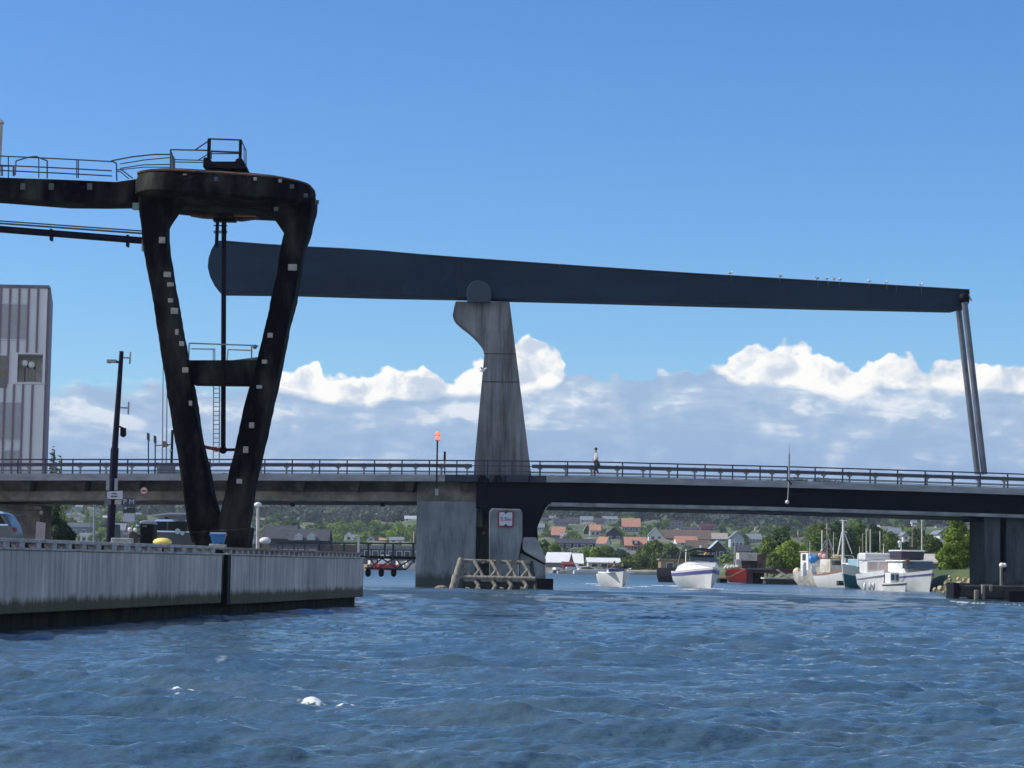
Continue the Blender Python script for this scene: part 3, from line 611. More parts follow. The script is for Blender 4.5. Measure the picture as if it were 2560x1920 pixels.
strip(MB(), -400, 1060, 37, 54, BY, .5).build('edge_beam', M_fascia, ap)
MB().pp([(1060,1186),(1108,1187),(1150,1202),(1060,1203)], BY, .5).build('edge_beam', M_fascia, ap) if False else strip(MB(), 1060, 1112, 37, 54, BY, .5, 20).build('edge_beam', M_fascia, ap)
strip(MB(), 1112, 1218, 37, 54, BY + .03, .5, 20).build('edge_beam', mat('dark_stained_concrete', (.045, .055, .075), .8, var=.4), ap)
strip(MB(), -400, 1218, 38, 46, BY + .52, 10.2).build('deck_slab', M_deck, ap)
strip(MB(), -400, 1190, 46.5, 82, BY + 2.6, .5).build('girder_web', M_girderc, ap)
strip(MB(), -400, 1190, 81, 104, BY + 1.9, 1.1).build('girder_flange', M_girderc, ap)
strip(MB(), -400, 1190, 104.3, 107, BY + 2.4, 8).build('soffit', M_girderc, ap)
strip(MB(), -400, 1190, 60, 104, BY + 10, .5).build('girder_web', M_girderc, ap)
for x_ in np.arange(60 - 137 * 2, 1160, 137.3):
    MB().prism([XZ(x_ + 14, ry(x_) + 54.5, BY + .1)] * 1 + [XZ(x_ - 14, ry(x_) + 54.5, BY + .1), XZ(x_ - 8, ry(x_) + 74, BY + .1), XZ(x_ + 8, ry(x_) + 80, BY + .1)], BY + .55, 2.0).build('bracket', M_timberdark, ap)
for x_ in (731, 956): MB().pb(x_ - 5, 1257, x_ + 5, 1266, BY + 3, .3).build('drain_spout', M_black, ap)
MB().pb(1042, 1204, 1192, 1256, BY + 1.4, 1.2).build('cross_head', M_girderc, ap, bevel=.05)

bs = thing('bascule_span', P(1700, 1270, 150), 'dark navy steel lifting bridge span with a pale edge strip right of the tall pylon', 'bridge')
def gb(x): return float(np.interp(x, [1150, 1380, 1900, 2420, 2960], [1250, 1256, 1266, 1282, 1300])) - ry(x)
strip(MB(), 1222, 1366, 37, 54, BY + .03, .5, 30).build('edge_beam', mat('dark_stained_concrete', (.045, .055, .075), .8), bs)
strip(MB(), 1366, 2960, 37, 53.5, BY, .5).build('edge_beam', M_fascia, bs)
strip(MB(), 1222, 2960, 38, 47, BY + .52, 10.2).build('deck_slab', M_deck, bs)
strip(MB(), 1192, 2960, 54, gb, BY + .6, .35).build('girder_web', M_navy, bs)
strip(MB(), 1378, 2960, gb, lambda x: gb(x) + 8, BY + .35, .9).build('bottom_flange', M_flange, bs)
strip(MB(), 1192, 2960, 54, lambda x: gb(x) + 4, BY + 9.6, .35).build('girder_web', M_navy, bs)
strip(MB(), 1370, 2960, lambda x: gb(x) + 10.2, lambda x: gb(x) + 12.4, BY + 1.3, 8.2).build('soffit_plate', M_navy, bs)
strip(MB(), 1370, 2960, lambda x: gb(x) + 16, lambda x: gb(x) + 19.5, BY + 9.2, .5).build('bottom_flange', mat('flange_green_grey', (.12, .17, .16), .6), bs)
MB().pp([(1190,1248),(1378,1252),(1363,1272),(1352,1297),(1344,1318),(1344,1341),(1346,1352),(1330,1352),(1305,1350),(1305,1280),(1190,1268)], BY + .62, 2.4).build('pivot_leg', M_navy, bs, bevel=.03)
for x_ in (1240, 1262, 1322): MB().pb(x_, 1190, x_ + 3, 1206, BY - .1, .12).build('joint_plate', M_navy, bs)
for x_ in (1206, 1245): MB().pp([(x_ - 6,1188),(x_ + 6,1188),(x_ + 12,1202),(x_ - 12,1202)], BY - .12, .12).build('joint_plate', M_navy, bs)

# hand rail: one for each span, every post a part
def railing(root, x0, x1, posts, nm):
    b = MB(); strip(b, x0, x1, 0, 3.2, BY + .05, .09); b.build('top_rail', M_rail, root)
    b = MB(); strip(b, x0, x1, 13.2, 15.4, BY + .06, .05); b.build('middle_rail', M_rail, root)
    b = MB(); strip(b, x0, x1, 27.5, 28.7, BY + .06, .04); strip(b, x0, x1, 34.5, 36, BY + .06, .04); b.build('lower_rail', M_rail, root)
    for x_ in posts:
        MB().pb(x_ - 1.6, ry(x_) + 2, x_ + 1.6, ry(x_) + 40, BY + .03, .09).build('post', M_rail, root)
r1 = thing('bridge_railing', P(600, 1186, BY), 'thin dark blue handrail on slim posts along the concrete bridge span', 'railing')
railing(r1, -400, 1214, [44.4 + 68.6 * k for k in range(-3, 18)], 'a')
r2 = thing('bridge_railing', P(1800, 1190, BY), 'thin dark blue handrail on slim posts along the navy lifting span', 'railing')
railing(r2, 1214, 2900, [1219, 1280] + [1350 + 68.8 * k for k in range(0, 21)], 'b')
# traffic guard rails behind the hand rail
def guard(x0, x1, lab):
    g_ = thing('guard_rail', P((x0 + x1) / 2, 1186, BY + 2.4), lab, 'guard rail')
    strip(MB(), x0, x1, 10, 17.5, BY + 2.4, .08).build('beam', M_guard, g_)
    strip(MB(), x0, x1, 12, 19, BY + 8.6, .08).build('beam', M_guard, g_)
    for x_ in np.arange(x0 + 20, x1, 64.5):
        MB().pb(x_ - 2.2, ry(x_) + 9, x_ + 2.2, ry(x_) + 40, BY + 2.55, .12).pb(x_ - 6, ry(x_) + 18, x_ + 6, ry(x_) + 22, BY + 2.5, .1).build('guard_post', M_galv, g_)
guard(-400, 1180, 'low steel traffic barrier behind the handrail of the concrete span'); guard(1330, 2900, 'low steel traffic barrier behind the handrail of the lifting span')
o = strip(MB(), -400, 2900, 29, 32, BY + 9.5, .08).build('far_cable_rail', M_galv, origin=P(1200, 1180, BY + 9.5)); tag(o, 'thin pale horizontal rail along the far side of the bridge deck', 'rail')

# concrete piers
o = MB().pb(1040, 1253, 1190, 1480, BY + .9, 9.5).build('bridge_pier', M_pier, origin=P(1115, 1468, BY + .9), bevel=.06); tag(o, 'broad grey concrete pier under the left span beside the timber fender', 'bridge pier')
pv = thing('pivot_pier', P(1280, 1474, BY), 'concrete pivot pier below the pylon with a slim sign column and a sloping block', 'bridge pier')
MB().pp([(1223,1279),(1230,1271),(1301,1273),(1306,1280),(1306,1345),(1295,1400),(1295,1485),(1223,1485)], BY - .5, 3).build('sign_column', M_pier, pv, bevel=.05)
MB().pp([(1306,1347),(1312,1343),(1339,1343),(1346,1353),(1365,1400),(1363,1409),(1311,1379),(1306,1372)], BY - .4, 5).build('sloping_block', M_fascia, pv, bevel=.06)
MB().pp([(1298,1384),(1304,1383),(1363,1413),(1365,1486),(1298,1486)], BY - .3, 8).build('pier_base', M_pier, pv, bevel=.04)
MB().pp([(1305,1350),(1344,1352),(1363,1400),(1363,1413),(1299,1384)], BY + .6, 4).build('gap_filler', M_navy, pv)
MB().pb(1192, 1270, 1226, 1485, BY + 4.5, 5).build('recess_wall', M_pier, pv)
MB().pb(1192, 1264, 1205, 1318, BY + 2.2, 1.5).build('bearing_block', M_pier, pv); MB().pb(1207, 1316, 1222, 1400, BY + 3.4, .8).build('machine_cover', mat('machine_green', (.06, .09, .09), .6), pv)
MB().ball(P(1209, 1333, BY + 3.2), .1).build('lamp', M_offwhite, pv); MB().pb(1192, 1247, 1213, 1251, BY + 1.0, .5).build('bearing_plate', M_galv, pv)
MB().pb(1340, 1447, 1383, 1490, BY - 2.5, 4).build('fender_block', M_black, pv)
# clearance sign
sg = thing('clearance_sign', P(1264, 1297, BY - .6), 'square white height limit sign with a red rim reading 5.5m on the pier column', 'sign')
MB().pb(1245, 1278, 1284, 1317, BY - .64, .06).build('rim', M_signred, sg); MB().pb(1248.5, 1281, 1280.5, 1314, BY - .68, .03).build('face', M_signw, sg)
MB().pp([(1258.5,1279),(1270.5,1279),(1264.5,1285.5)], BY - .70, .02).build('arrow', M_ink, sg); MB().pp([(1258.5,1315.5),(1270.5,1315.5),(1264.5,1309)], BY - .70, .02).build('arrow', M_ink, sg)
text('5.5m', .34, P(1264.5, 1298, BY - .71), M_ink, sg)
# right hand piers
rp = thing('bridge_pier', P(2470, 1480, 148), 'shaded pair of square concrete columns under the lifting span at the right edge', 'bridge pier')
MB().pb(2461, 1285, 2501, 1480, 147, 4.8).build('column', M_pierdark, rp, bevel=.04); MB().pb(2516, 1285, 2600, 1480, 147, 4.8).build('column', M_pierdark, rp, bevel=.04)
MB().pb(2440, 1283, 2620, 1304, 147.1, 4.4).build('cap_beam', M_navy, rp)
a = P(2392, 1498, 118); b_ = P(2392, 1462, 118)
pf = thing('fender_platform', a, 'low dark fender platform with pale timber piles in front of the right hand bridge columns', 'platform')
MB().box((a.x + 6.1, 119.3, a.z + .42), (11.8, 2.2, .62)).build('deck', M_timberdark, pf, bevel=.05); MB().box((a.x - .02, 119.0, a.z + .1), (.3, 2.0, 1.5)).build('end_block', M_black, pf, bevel=.03)
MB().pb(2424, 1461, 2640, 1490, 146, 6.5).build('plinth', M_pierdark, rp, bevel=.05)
MB().box((a.x + 6.2, 118.6, a.z - .35), (11, .3, .9)).build('waling', M_timberdark, pf)
for (x0, x1, y0, y1) in ((2437,2447,1475,1500),(2455,2463,1463,1500),(2474,2482,1463,1478)): MB().pb(x0, y0, x1, y1, 117.4, .25).build('timber_pile', M_timber, pf, bevel=.03)
MB().pb(2455, 1461, 2482, 1464, 117.45, .3).build('timber_cap', M_timber, pf); MB().pb(2523, 1478, 2600, 1513, 117.0, 1.5).build('rubber_block', M_black, pf)
mk = thing('channel_marker', P(2505, 1462, 140), 'pale pole with a white lamp cluster between the right hand bridge columns', 'marker')
MB().bar(P(2503, 1465, 140), P(2503, 1418, 140), .09, 8).build('pole', M_timber, mk); MB().bar(P(2511, 1465, 140), P(2511, 1430, 140), .09, 8).build('pole', M_timberdark, mk)
MB().ball(P(2504, 1413, 140), .16).ball(P(2511, 1413, 140), .14).build('lamp_cluster', M_white, mk)

# timber fender in front of the pivot pier
tf = thing('timber_fender', P(1230, 1478, 141), 'weathered timber fender frame of raking logs and cross braces in front of the sign column', 'fender')
FY = 139.5
def log(x0, y0, Y0, x1, y1, Y1, r_, nm='brace', mt=None): MB().bar(P(x0, y0, Y0), P(x1, y1, Y1), r_, 10).build(nm, mt or M_timber, tf, smooth=True)
log(1150, 1401, FY + 1.0, 1326, 1407, FY + 1.0, .11, 'top_rail'); log(1143, 1443, FY + .3, 1338, 1447, FY + .3, .13, 'middle_rail')
log(1153, 1398, FY + .9, 1127, 1482, FY - .5, .2, 'raking_log'); log(1140, 1440, FY + .1, 1133, 1482, FY - .2, .26, 'raking_log'); log(1327, 1405, FY + 1.1, 1341, 1482, FY, .13, 'raking_log', M_timberdark)
log(1157, 1462, FY + 2.6, 1330, 1464, FY + 2.6, .2, 'lower_rail', M_timberdark)
MB().pb(1155, 1452, 1332, 1478, FY + 2.2, .4).build('backing_board', M_timberdark, tf)
for x_ in (1153, 1186, 1228, 1268, 1306):
    log(x_, 1402, FY + .9, x_ + 23, 1444, FY + .4, .12); log(x_ + 14, 1424, FY + .6, x_ - 2, 1443, FY + .4, .1)
for x_ in (1178, 1220, 1260, 1298):
    log(x_ - 18, 1451, FY + .3, x_ + 8, 1451, FY + .3, .1); log(x_ + 8, 1451, FY + .3, x_ + 19, 1464, FY + .1, .11); log(x_ + 19, 1464, FY + .1, x_ + 9, 1482, FY - .2, .12)
for x_ in (1163, 1190, 1248, 1300): MB().bar(P(x_, 1472, FY - .5), P(x_ + 10, 1474, FY - .5), .14, 8).build('floating_log', M_timber, tf)
for x_ in (1208, 1245, 1283, 1320): MB().box(P(x_, 1404, FY + .85), (.3, .3, .22)).build('cleat', M_timber, tf)
o = MB().ball(P(1103, 1474, 143), .35, sc=(1.3, 1, .8)).build('waterlogged_post', M_timber, origin=P(1103, 1476, 143)); tag(o, 'stub of a broken timber post in the water left of the fender frame', 'post')

# pylon
py = thing('pylon', P(1255, 1188, 151), 'tall tapering concrete pylon with a hooked head and rust streaks carrying the navy balance beam', 'pylon')
MB().pp([(1139,753),(1135,770),(1131,789),(1137,799),(1150,811),(1166,823),(1180,835),(1193,848),(1201,858),(1207,869),(1211,884),(1208,915),(1186,1155),(1184,1200),(1330,1200),(1324,1155),(1299,955),(1274,755)], 149.0, 2.4).build('shaft', M_pylon, py, bevel=.08)
MB().pp([(1206,953),(1299,954),(1299,956.2),(1206,955.2)], 148.97, .06).build('construction_joint', mat('joint_dark_grey', (.06, .06, .055), .9), py)  # thin dark grey band marks the joint
MB().pp([(1209,883),(1290,884),(1290,885.6),(1209,884.6)], 148.97, .06).build('construction_joint', MAT['joint_dark_grey'], py)
# balance beam
bb = thing('balance_beam', P(1197, 745, 149.5), 'long navy steel balance beam resting on the pylon head with a rounded left end', 'bridge beam')
SH = [(548,601),(580,606),(709,614),(767,618),(908,624),(1054,637),(1146,644),(1400,662),(1700,682),(2050,703),(2423,725),(2422,758),(2418,766),(2388,774),(2050,767),(1700,758),(1400,750),(1229,746),(1137,743),(933,739),(738,733),(567,731),(549,731),(536,714),(525,692),(519,668),(521,645),(528,624),(537,608)]
MB().pp(SH, 148.55, 1.9).build('box_girder', M_beam, bb, bevel=.03)
seam = MB()
seam.pp([(1145,646),(1147,646),(1147,744),(1145,744)], 148.53, .05).pp([(1044,650),(1046,650),(999,738),(997,738)], 148.535, .05).pp([(1134,658),(1136,658),(1098,722),(1096,722)], 148.535, .05)
seam.build('plate_seam', mat('seam_navy', (.004, .010, .022), .5), bb)
MB().pp([(1046,650),(1134,656),(1144,658),(1144,742),(1000,738)], 148.538, .03).build('stiffener_plate', mat('navy_plate_dull', (.010, .033, .064), .62, var=.3, spec=.22), bb)
hub = [(1168,756)] + [(1197.5 - 30.5 * math.cos(t_), 731 - 30.5 * math.sin(t_)) for t_ in np.linspace(0, math.pi, 18)] + [(1227,756)]
MB().pp(hub, 148.1, .44).build('pivot_bearing', mat('bearing_navy', (.014, .036, .055), .45), bb, bevel=.04)
MB().pp(hub, 150.46, .44).build('pivot_bearing', mat('bearing_navy', (.014, .036, .055), .45), bb, bevel=.04)
for x0, x1 in ((521, 560), (560, 2424)):
    q = np.linspace(x0, x1, 20) if x1 > 1000 else None
    if q is not None:
        tp = lambda x: float(np.interp(x, [a[0] for a in SH[:11]], [a[1] for a in SH[:11]]))
        MB().pp([(x, tp(x) - 2.0) for x in q] + [(x, tp(x) - .2) for x in q[::-1]], 148.45, 2.1).build('top_flange', M_flange if False else mat('flange_navy', (.05, .07, .10), .4), bb)
for x_ in (640, 860, 1290, 1455, 1620, 1790, 1960, 2130, 2290):
    a_ = float(np.interp(x_, [a[0] for a in SH[:11]], [a[1] for a in SH[:11]])); b2_ = float(np.interp(x_, [738, 1137, 1400, 1700, 2050, 2388], [733, 743, 750, 758, 767, 774]))
    MB().pp([(x_, a_ + 1), (x_ + 1.2, a_ + 1), (x_ + 1.2, b2_ - 1), (x_, b2_ - 1)], 148.535, .05).build('weld_seam', MAT['seam_navy'], bb)
rs2 = random.Random(4)
for x_ in (1400, 1828, 1949, 2044, 2070, 2098, 2173, 2217, 2240, 2303):
    a_ = float(np.interp(x_, [a[0] for a in SH[:11]], [a[1] for a in SH[:11]])); MB().pp([(x_ - 1, a_), (x_ + 1.5, a_), (x_ + .8, a_ + 9 + rs2.random() * 12), (x_, a_ + 6 + rs2.random() * 5)], 148.44, .03).build('guano_streak', mat('guano', (.16, .18, .2), .9, var=.6, vscale=3), bb)
MB().pp([(2418,727),(2424,727),(2424,752),(2418,768)], 148.4, 2.2).build('end_plate', M_navy, bb)
for sd, (x0, y0, x1, y1, Yq) in enumerate(((2410,745,2461,1186,148.1),(2395,764,2444,1186,150.9))):
    h_ = MB().bar(P(x0, y0, Yq), P(x1, y1, Yq), .20, 18).build('hanger_rod', M_rodsteel, bb, smooth=True); MB().ball(P(x0, y0, Yq), .36, 14, 10).build('rod_pin', M_navy, h_)
MB().bar(P(2421, 736, 148.4), P(2429, 752, 148.4), .05, 6).build('end_light', M_galv, bb)

# gulls along the beam and one flying
def gull(c, hd, lab, wings=0):
    c = Vector(c); g_ = thing('gull', c, lab, 'gull', 'gulls resting on the navy balance beam' if not wings else None); d = Vector((math.cos(hd), math.sin(hd) * .6, 0))
    b = MB(); rings = []
    for t_, r_, z in ((-.24,.02,.13),(-.14,.06,.14),(0,.10,.16),(.10,.10,.19),(.16,.055,.25),(.20,.055,.30),(.25,.04,.31),(.27,.01,.30)):
        cc = c + d * t_ + Vector((0, 0, z)); ax = d.cross(Vector((0, 0, 1))); rings.append([cc + ax * (r_ * math.cos(q)) + Vector((0, 0, r_ * math.sin(q))) for q in np.linspace(0, 2 * math.pi, 9)[:-1]])
    b.loft(rings).build('body', M_gull, g_, smooth=True)
    ax = d.cross(Vector((0, 0, 1))).normalized()
    if wings:
        for s_ in (-1, 1): MB().add([c + d * .08 + Vector((0,0,.2)), c - d * .10 + Vector((0,0,.2)), c - d * .2 + ax * .35 * s_ + Vector((0,0,.34)), c - d * .35 + ax * .75 * s_ + Vector((0,0,.22)), c - d * .12 + ax * .4 * s_ + Vector((0,0,.36)), c + d * .08 + Vector((0,0,.23)), c - d * .10 + Vector((0,0,.225)), c - d * .2 + ax * .35 * s_ + Vector((0,0,.365))], [(0,1,2,4),(2,3,4),(5,4,7,6),(0,5,6,1)]).build('wing', M_gull, g_, fixn=True)
    else:
        MB().ball(c - d * .05 + Vector((0, 0, .19)), .1, 8, 6, (1.6, 1, .7)).build('folded_wings', M_gullgrey, g_, smooth=True)
        for s_ in (-1, 1): MB().bar(c + ax * .03 * s_, c + ax * .03 * s_ + Vector((0, 0, .09)), .008, 5).build('leg', M_yellow, g_)
    MB().bar(c + d * .26 + Vector((0, 0, .30)), c + d * .33 + Vector((0, 0, .29)), .016, 5, .004).build('beak', M_yellow, g_)
    g_.scale = (.8, .8, .8)
tp = lambda x: float(np.interp(x, [a[0] for a in SH[:11]], [a[1] for a in SH[:11]])) - 2.0
GL = [(1826,'leftmost gull on the navy beam, standing alone and tall'),(1949,'second gull from the left on the navy beam'),(2042,'gull at the left end of the cluster of four on the navy beam'),(2067,'largest gull in the cluster of four on the navy beam'),(2084,'low crouching gull third in the cluster of four on the navy beam'),(2100,'small gull at the right end of the cluster of four on the navy beam'),(2173,'low sitting gull just right of the cluster of four on the navy beam'),(2216,'gull second from the right on the navy beam'),(2303,'rightmost gull on the navy beam nearest the hanger rods')]
GSC = .78
for k, (x_, lb) in enumerate(GL):
    gull(P(x_, tp(x_), 149.3), (math.pi if k % 3 else .2) + .3 * k, lb)
gull(P(1207, 932, 120), .1, 'white gull flying with raised wings beside the left edge of the concrete pylon', 1)

# masts, lights and signs on the bridge
sgn = thing('traffic_signal', P(1093, 1235, BY - .2), 'lit red signal lamp on a slim pole at the bridge edge left of the pylon', 'signal')
MB().bar(P(1091, 1238, BY - .15), P(1093.5, 1100, BY - .15), .055, 8).build('pole', M_black, sgn); MB().pb(1088, 1222, 1096, 1238, BY - .3, .2).build('bracket', M_galv, sgn)
MB().pb(1089, 1079, 1099, 1101, BY - .12, .22).build('housing', M_black, sgn)
for y_ in (1084, 1095): MB().ball(P(1094, y_, BY - .16), .145, 12, 8, (1, .6, 1)).build('red_lens', M_lamp, sgn)
o = MB().pb(1109, 1129, 1114.5, 1152, BY + 9, .15).bar(P(1112, 1150, BY + 9), P(1112, 1186, BY + 9), .05, 6).build('marker_post', M_black, origin=P(1112, 1186, BY + 9)); tag(o, 'short dark post with a narrow board behind the rail right of the red signal lamp', 'post')
an = thing('antenna_mast', P(1972, 1206, BY - .15), 'thin tapering antenna mast on the lifting span with a white ball lamp hanging below', 'antenna')
MB().bar(P(1972, 1213, BY - .15), P(1973, 1135, BY - .15), .06, 8).bar(P(1973, 1135, BY - .15), P(1973, 1108, BY - .15), .03, 6, .008).build('mast', M_galv, an)
MB().bar(P(1972, 1205, BY - .2), P(1969, 1252, BY - .2), .04, 6).build('hanger', M_galv, an); MB().ball(P(1968, 1255, BY - .2), .13).build('lamp', M_white, an); MB().bar(P(1970, 1200, BY - .2), P(1979, 1211, BY - .2), .05, 6).build('brace', M_black, an)
for x_, y0, lab in ((371, 1081, 'left taller dark road sign seen edge on behind the bridge rail'), (388, 1088, 'right shorter dark road sign seen edge on behind the bridge rail')):
    q = thing('road_sign', P(x_, 1186, BY + 8), lab, 'sign', 'dark road signs on the bridge'); MB().pp([(x_ - 4, y0), (x_ + 3, y0 + 3), (x_ + 3, y0 + 22), (x_ - 4, y0 + 18)], BY + 8, .08).build('board', M_signblue, q); MB().bar(P(x_, 1186, BY + 8.1), P(x_, y0 + 10, BY + 8.1), .045, 6).build('post', M_dkblue, q)
q = thing('camera_pole', P(429, 1186, BY + 8), 'dark pole with a horn shaped camera unit on an arm beside the left crane leg', 'pole')
MB().bar(P(428, 1190, BY + 8), P(431, 1075, BY + 8), .09, 8).build('pole', M_dkblue, q); MB().bar(P(390, 1114, BY + 8), P(431, 1111, BY + 8), .03, 6).build('arm', M_dkblue, q)
MB().pp([(405,1118),(408,1102),(413,1103),(421,1113),(414,1117)], BY + 7.8, .4).build('camera_unit', M_walltan, q); MB().ball(P(426, 1126, BY + 7.9), .09).build('lamp', M_white, q)
for x_, y0, lab in ((408, 900, 'taller thin white flagpole left of the crane leg'), (418, 960, 'shorter thin pale flagpole right beside the taller one')):
    o = MB().bar(P(x_ - 3, 1215, 170), P(x_, y0, 170), .06, 8, .035).build('flagpole', M_galv, origin=P(x_ - 3, 1215, 170)); tag(o, lab, 'flagpole')
o = MB().pb(392, 1160, 433, 1186, BY + 7.5, 1).build('control_cabinet', M_wallgrey, origin=P(410, 1186, BY + 8)); tag(o, 'grey roadside cabinet behind the bridge rail left of the crane leg', 'cabinet')
q = thing('speed_sign', P(360, 1226, BY + 1.5), 'small round white road sign with a red rim fixed to the concrete girder', 'sign')
c = P(360, 1227, BY - .1)
def disc(c, r_, t_): b = MB(); b.prism([(c.x + r_ * math.cos(a), c.z + r_ * math.sin(a)) for a in np.linspace(0, 2 * math.pi, 29)[:-1]], c.y, t_); return b
disc(c, .27, .04).build('rim', M_signred, q); disc(c + Vector((0, -.015, 0)), .205, .03).build('face', mat('sign_cream', (.60, .50, .42), .5), q); MB().pb(354, 1225.5, 366, 1229, c.y - .02, .02).build('marking', M_ink, q)

# the footbridge behind the quay
FBY = 147.5
wk = thing('steel_footbridge', P(900, 1393, FBY), 'dark steel truss footbridge with railing running from the quay to the broad pier', 'footbridge')
MB().pb(780, 1389, 1040, 1396, FBY, 1.5).build('deck', M_black, wk)
MB().bar(P(690, 1357, FBY), P(1040, 1359, FBY), .05, 8).build('hand_rail', M_rail, wk)
for x_ in (694, 706, 735, 762, 797, 829, 860, 895, 921, 962, 983, 1033): MB().bar(P(x_, 1357, FBY), P(x_, 1395, FBY), .07 if x_ > 790 else .05, 8).build('rail_post', M_rail, wk)
MB().bar(P(912, 1420, FBY + .2), P(1016, 1423, FBY + .2), .06, 8).build('bottom_chord', M_rail, wk)
for (a1_, b1_, a2_, b2_) in ((925,1396,942,1421),(955,1396,925,1421),(955,1396,992,1421),(985,1396,944,1421),(990,1396,1008,1421),(1030,1397,992,1421),(1038,1397,1016,1423)): MB().bar(P(a1_, b1_, FBY + .2), P(a2_, b2_, FBY + .2), .045, 6).build('truss_diagonal', M_rail, wk)
for x_ in (920, 953, 984): MB().lathe(P(x_, 1442, FBY + .4), [(.04, 0), (.14, .07), (.18, .18), (.18, .38), (.12, .5), (.05, .55)], 12).build('round_weight', M_black, wk, smooth=True)
for (x_, y0, y1, lab) in ((896, 1342, 1390, 'short white topped post on the footbridge'), ): o = MB().bar(P(x_, y1, 146.8), P(x_, y0, 146.8), .08, 8).build('lamp_post', M_white, origin=P(x_, y1, 146.8)); tag(o, lab, 'post')
q = thing('white_mast', P(1036, 1395, 158), 'white vertical post right beside the left edge of the broad pier', 'post'); MB().bar(P(1034, 1396, 158), P(1037, 1330, 158), .09, 8).build('post', M_offwhite, q)

# ------------------------------------------------------------------ left building behind the bridge
BD = 220.0
KSH = 0
bl = thing('apartment_building', P(60, 1350, BD), 'tall pale panel clad apartment block with maroon fins at the left edge', 'building')
def bx(px, py=930): return P(px, py, BD).x
def bz(py, px=60): return P(px, py, BD).z
xr = bx(112.5); xl = xr - 26; zt_ = bz(721, 112); z0_ = 1.0
LX0, LX1, LZ0, LZ1 = bx(43), bx(106), bz(958), bz(885)
ksh = (P(119.5, 930, BD + 14).x - P(112.5, 930, BD).x) / 14   # the side wall runs away at a slant
def bbox(x0, x1, z0, z1, y, t_, nm, mt, par=bl):
    b = MB().box(((x0 + x1) / 2, y + t_ / 2, (z0 + z1) / 2), (x1 - x0, t_, z1 - z0)); b.v = [(v[0] + ksh * max(0, v[1] - BD - .3), v[1], v[2]) for v in b.v]; return b.build(nm, mt, par)
bbox(xl, LX0, z0_, zt_, BD, 14, 'wall', M_clad); bbox(LX0, xr, z0_, LZ0, BD, 14, 'wall', M_clad); bbox(LX0, xr, LZ1, zt_, BD, 14, 'wall', M_clad)
bbox(LX1, xr, LZ0, LZ1, BD, 14, 'wall', M_clad); bbox(LX0, LX1, LZ0, LZ1, BD + 2.0, 12, 'loggia_wall', M_screen)
bbox(xr, xr + .25, z0_, zt_ + .15, BD + .15, 13.8, 'side_cladding', M_fin); bbox(xl, xr + .2, zt_, zt_ + .3, BD - .15, 14.3, 'roof_edge', M_wallgrey)
for k, px in enumerate((-3.5, 19.5, 42.5, 66, 89.5)):
    for (a, b_) in ((LZ1 + .15, zt_ - .05),): bbox(bx(px) - .09, bx(px) + .09, a if px > 40 else bz(960), b_, BD - .16, .18, 'fin', M_fin)
for px in (-9, 14, 37, 59.5, 83): bbox(bx(px) - .09, bx(px) + .09, z0_, (LZ0 - .12) if px > 30 else bz(962), BD - .16, .18, 'fin', M_fin)
for (a, b_, c_, d_) in ((-26,-6,762,848),(-2,18,762,848),(21,41,762,848),(45,64,762,848),(15,35,1008,1100),(39,57,1008,1100),(-12,10,1008,1100),(13,33,1128,1170),(37,55,1128,1170)):
    bbox(bx(a), bx(b_), bz(d_), bz(c_), BD - .05, .1, 'window_screen', M_screen); bbox(bx(a), bx(b_), bz(c_), bz(c_ - 3.5), BD - .12, .14, 'sill_band', M_wallw); bbox(bx(a), bx(b_), bz(d_ + 3.5), bz(d_), BD - .12, .14, 'sill_band', M_wallw)
wn2 = bbox(bx(-6), bx(19), bz(971), bz(890), BD - .04, .1, 'window', M_glass); bbox(bx(-6), bx(19), bz(945), bz(925), BD - .07, .06, 'blind', M_walltan, wn2)
bbox(LX0 - .1, LX1 + .3, LZ0 - .1, LZ0 + .12, BD - .12, .3, 'loggia_sill', M_wallw); bbox(bx(58), bx(68), LZ0, LZ1 - .5, BD + 1.9, .15, 'loggia_door', M_glass); bbox(bx(74), bx(86), LZ0, LZ1 - .4, BD + 1.9, .15, 'loggia_door', M_glass)
for px in (62, 79): MB().ball(P(px, 908 if px < 70 else 912, BD + .8), .33, 12, 9).build('globe_lamp', mat('globe', (.85, .85, .8), .3), bl, smooth=True)

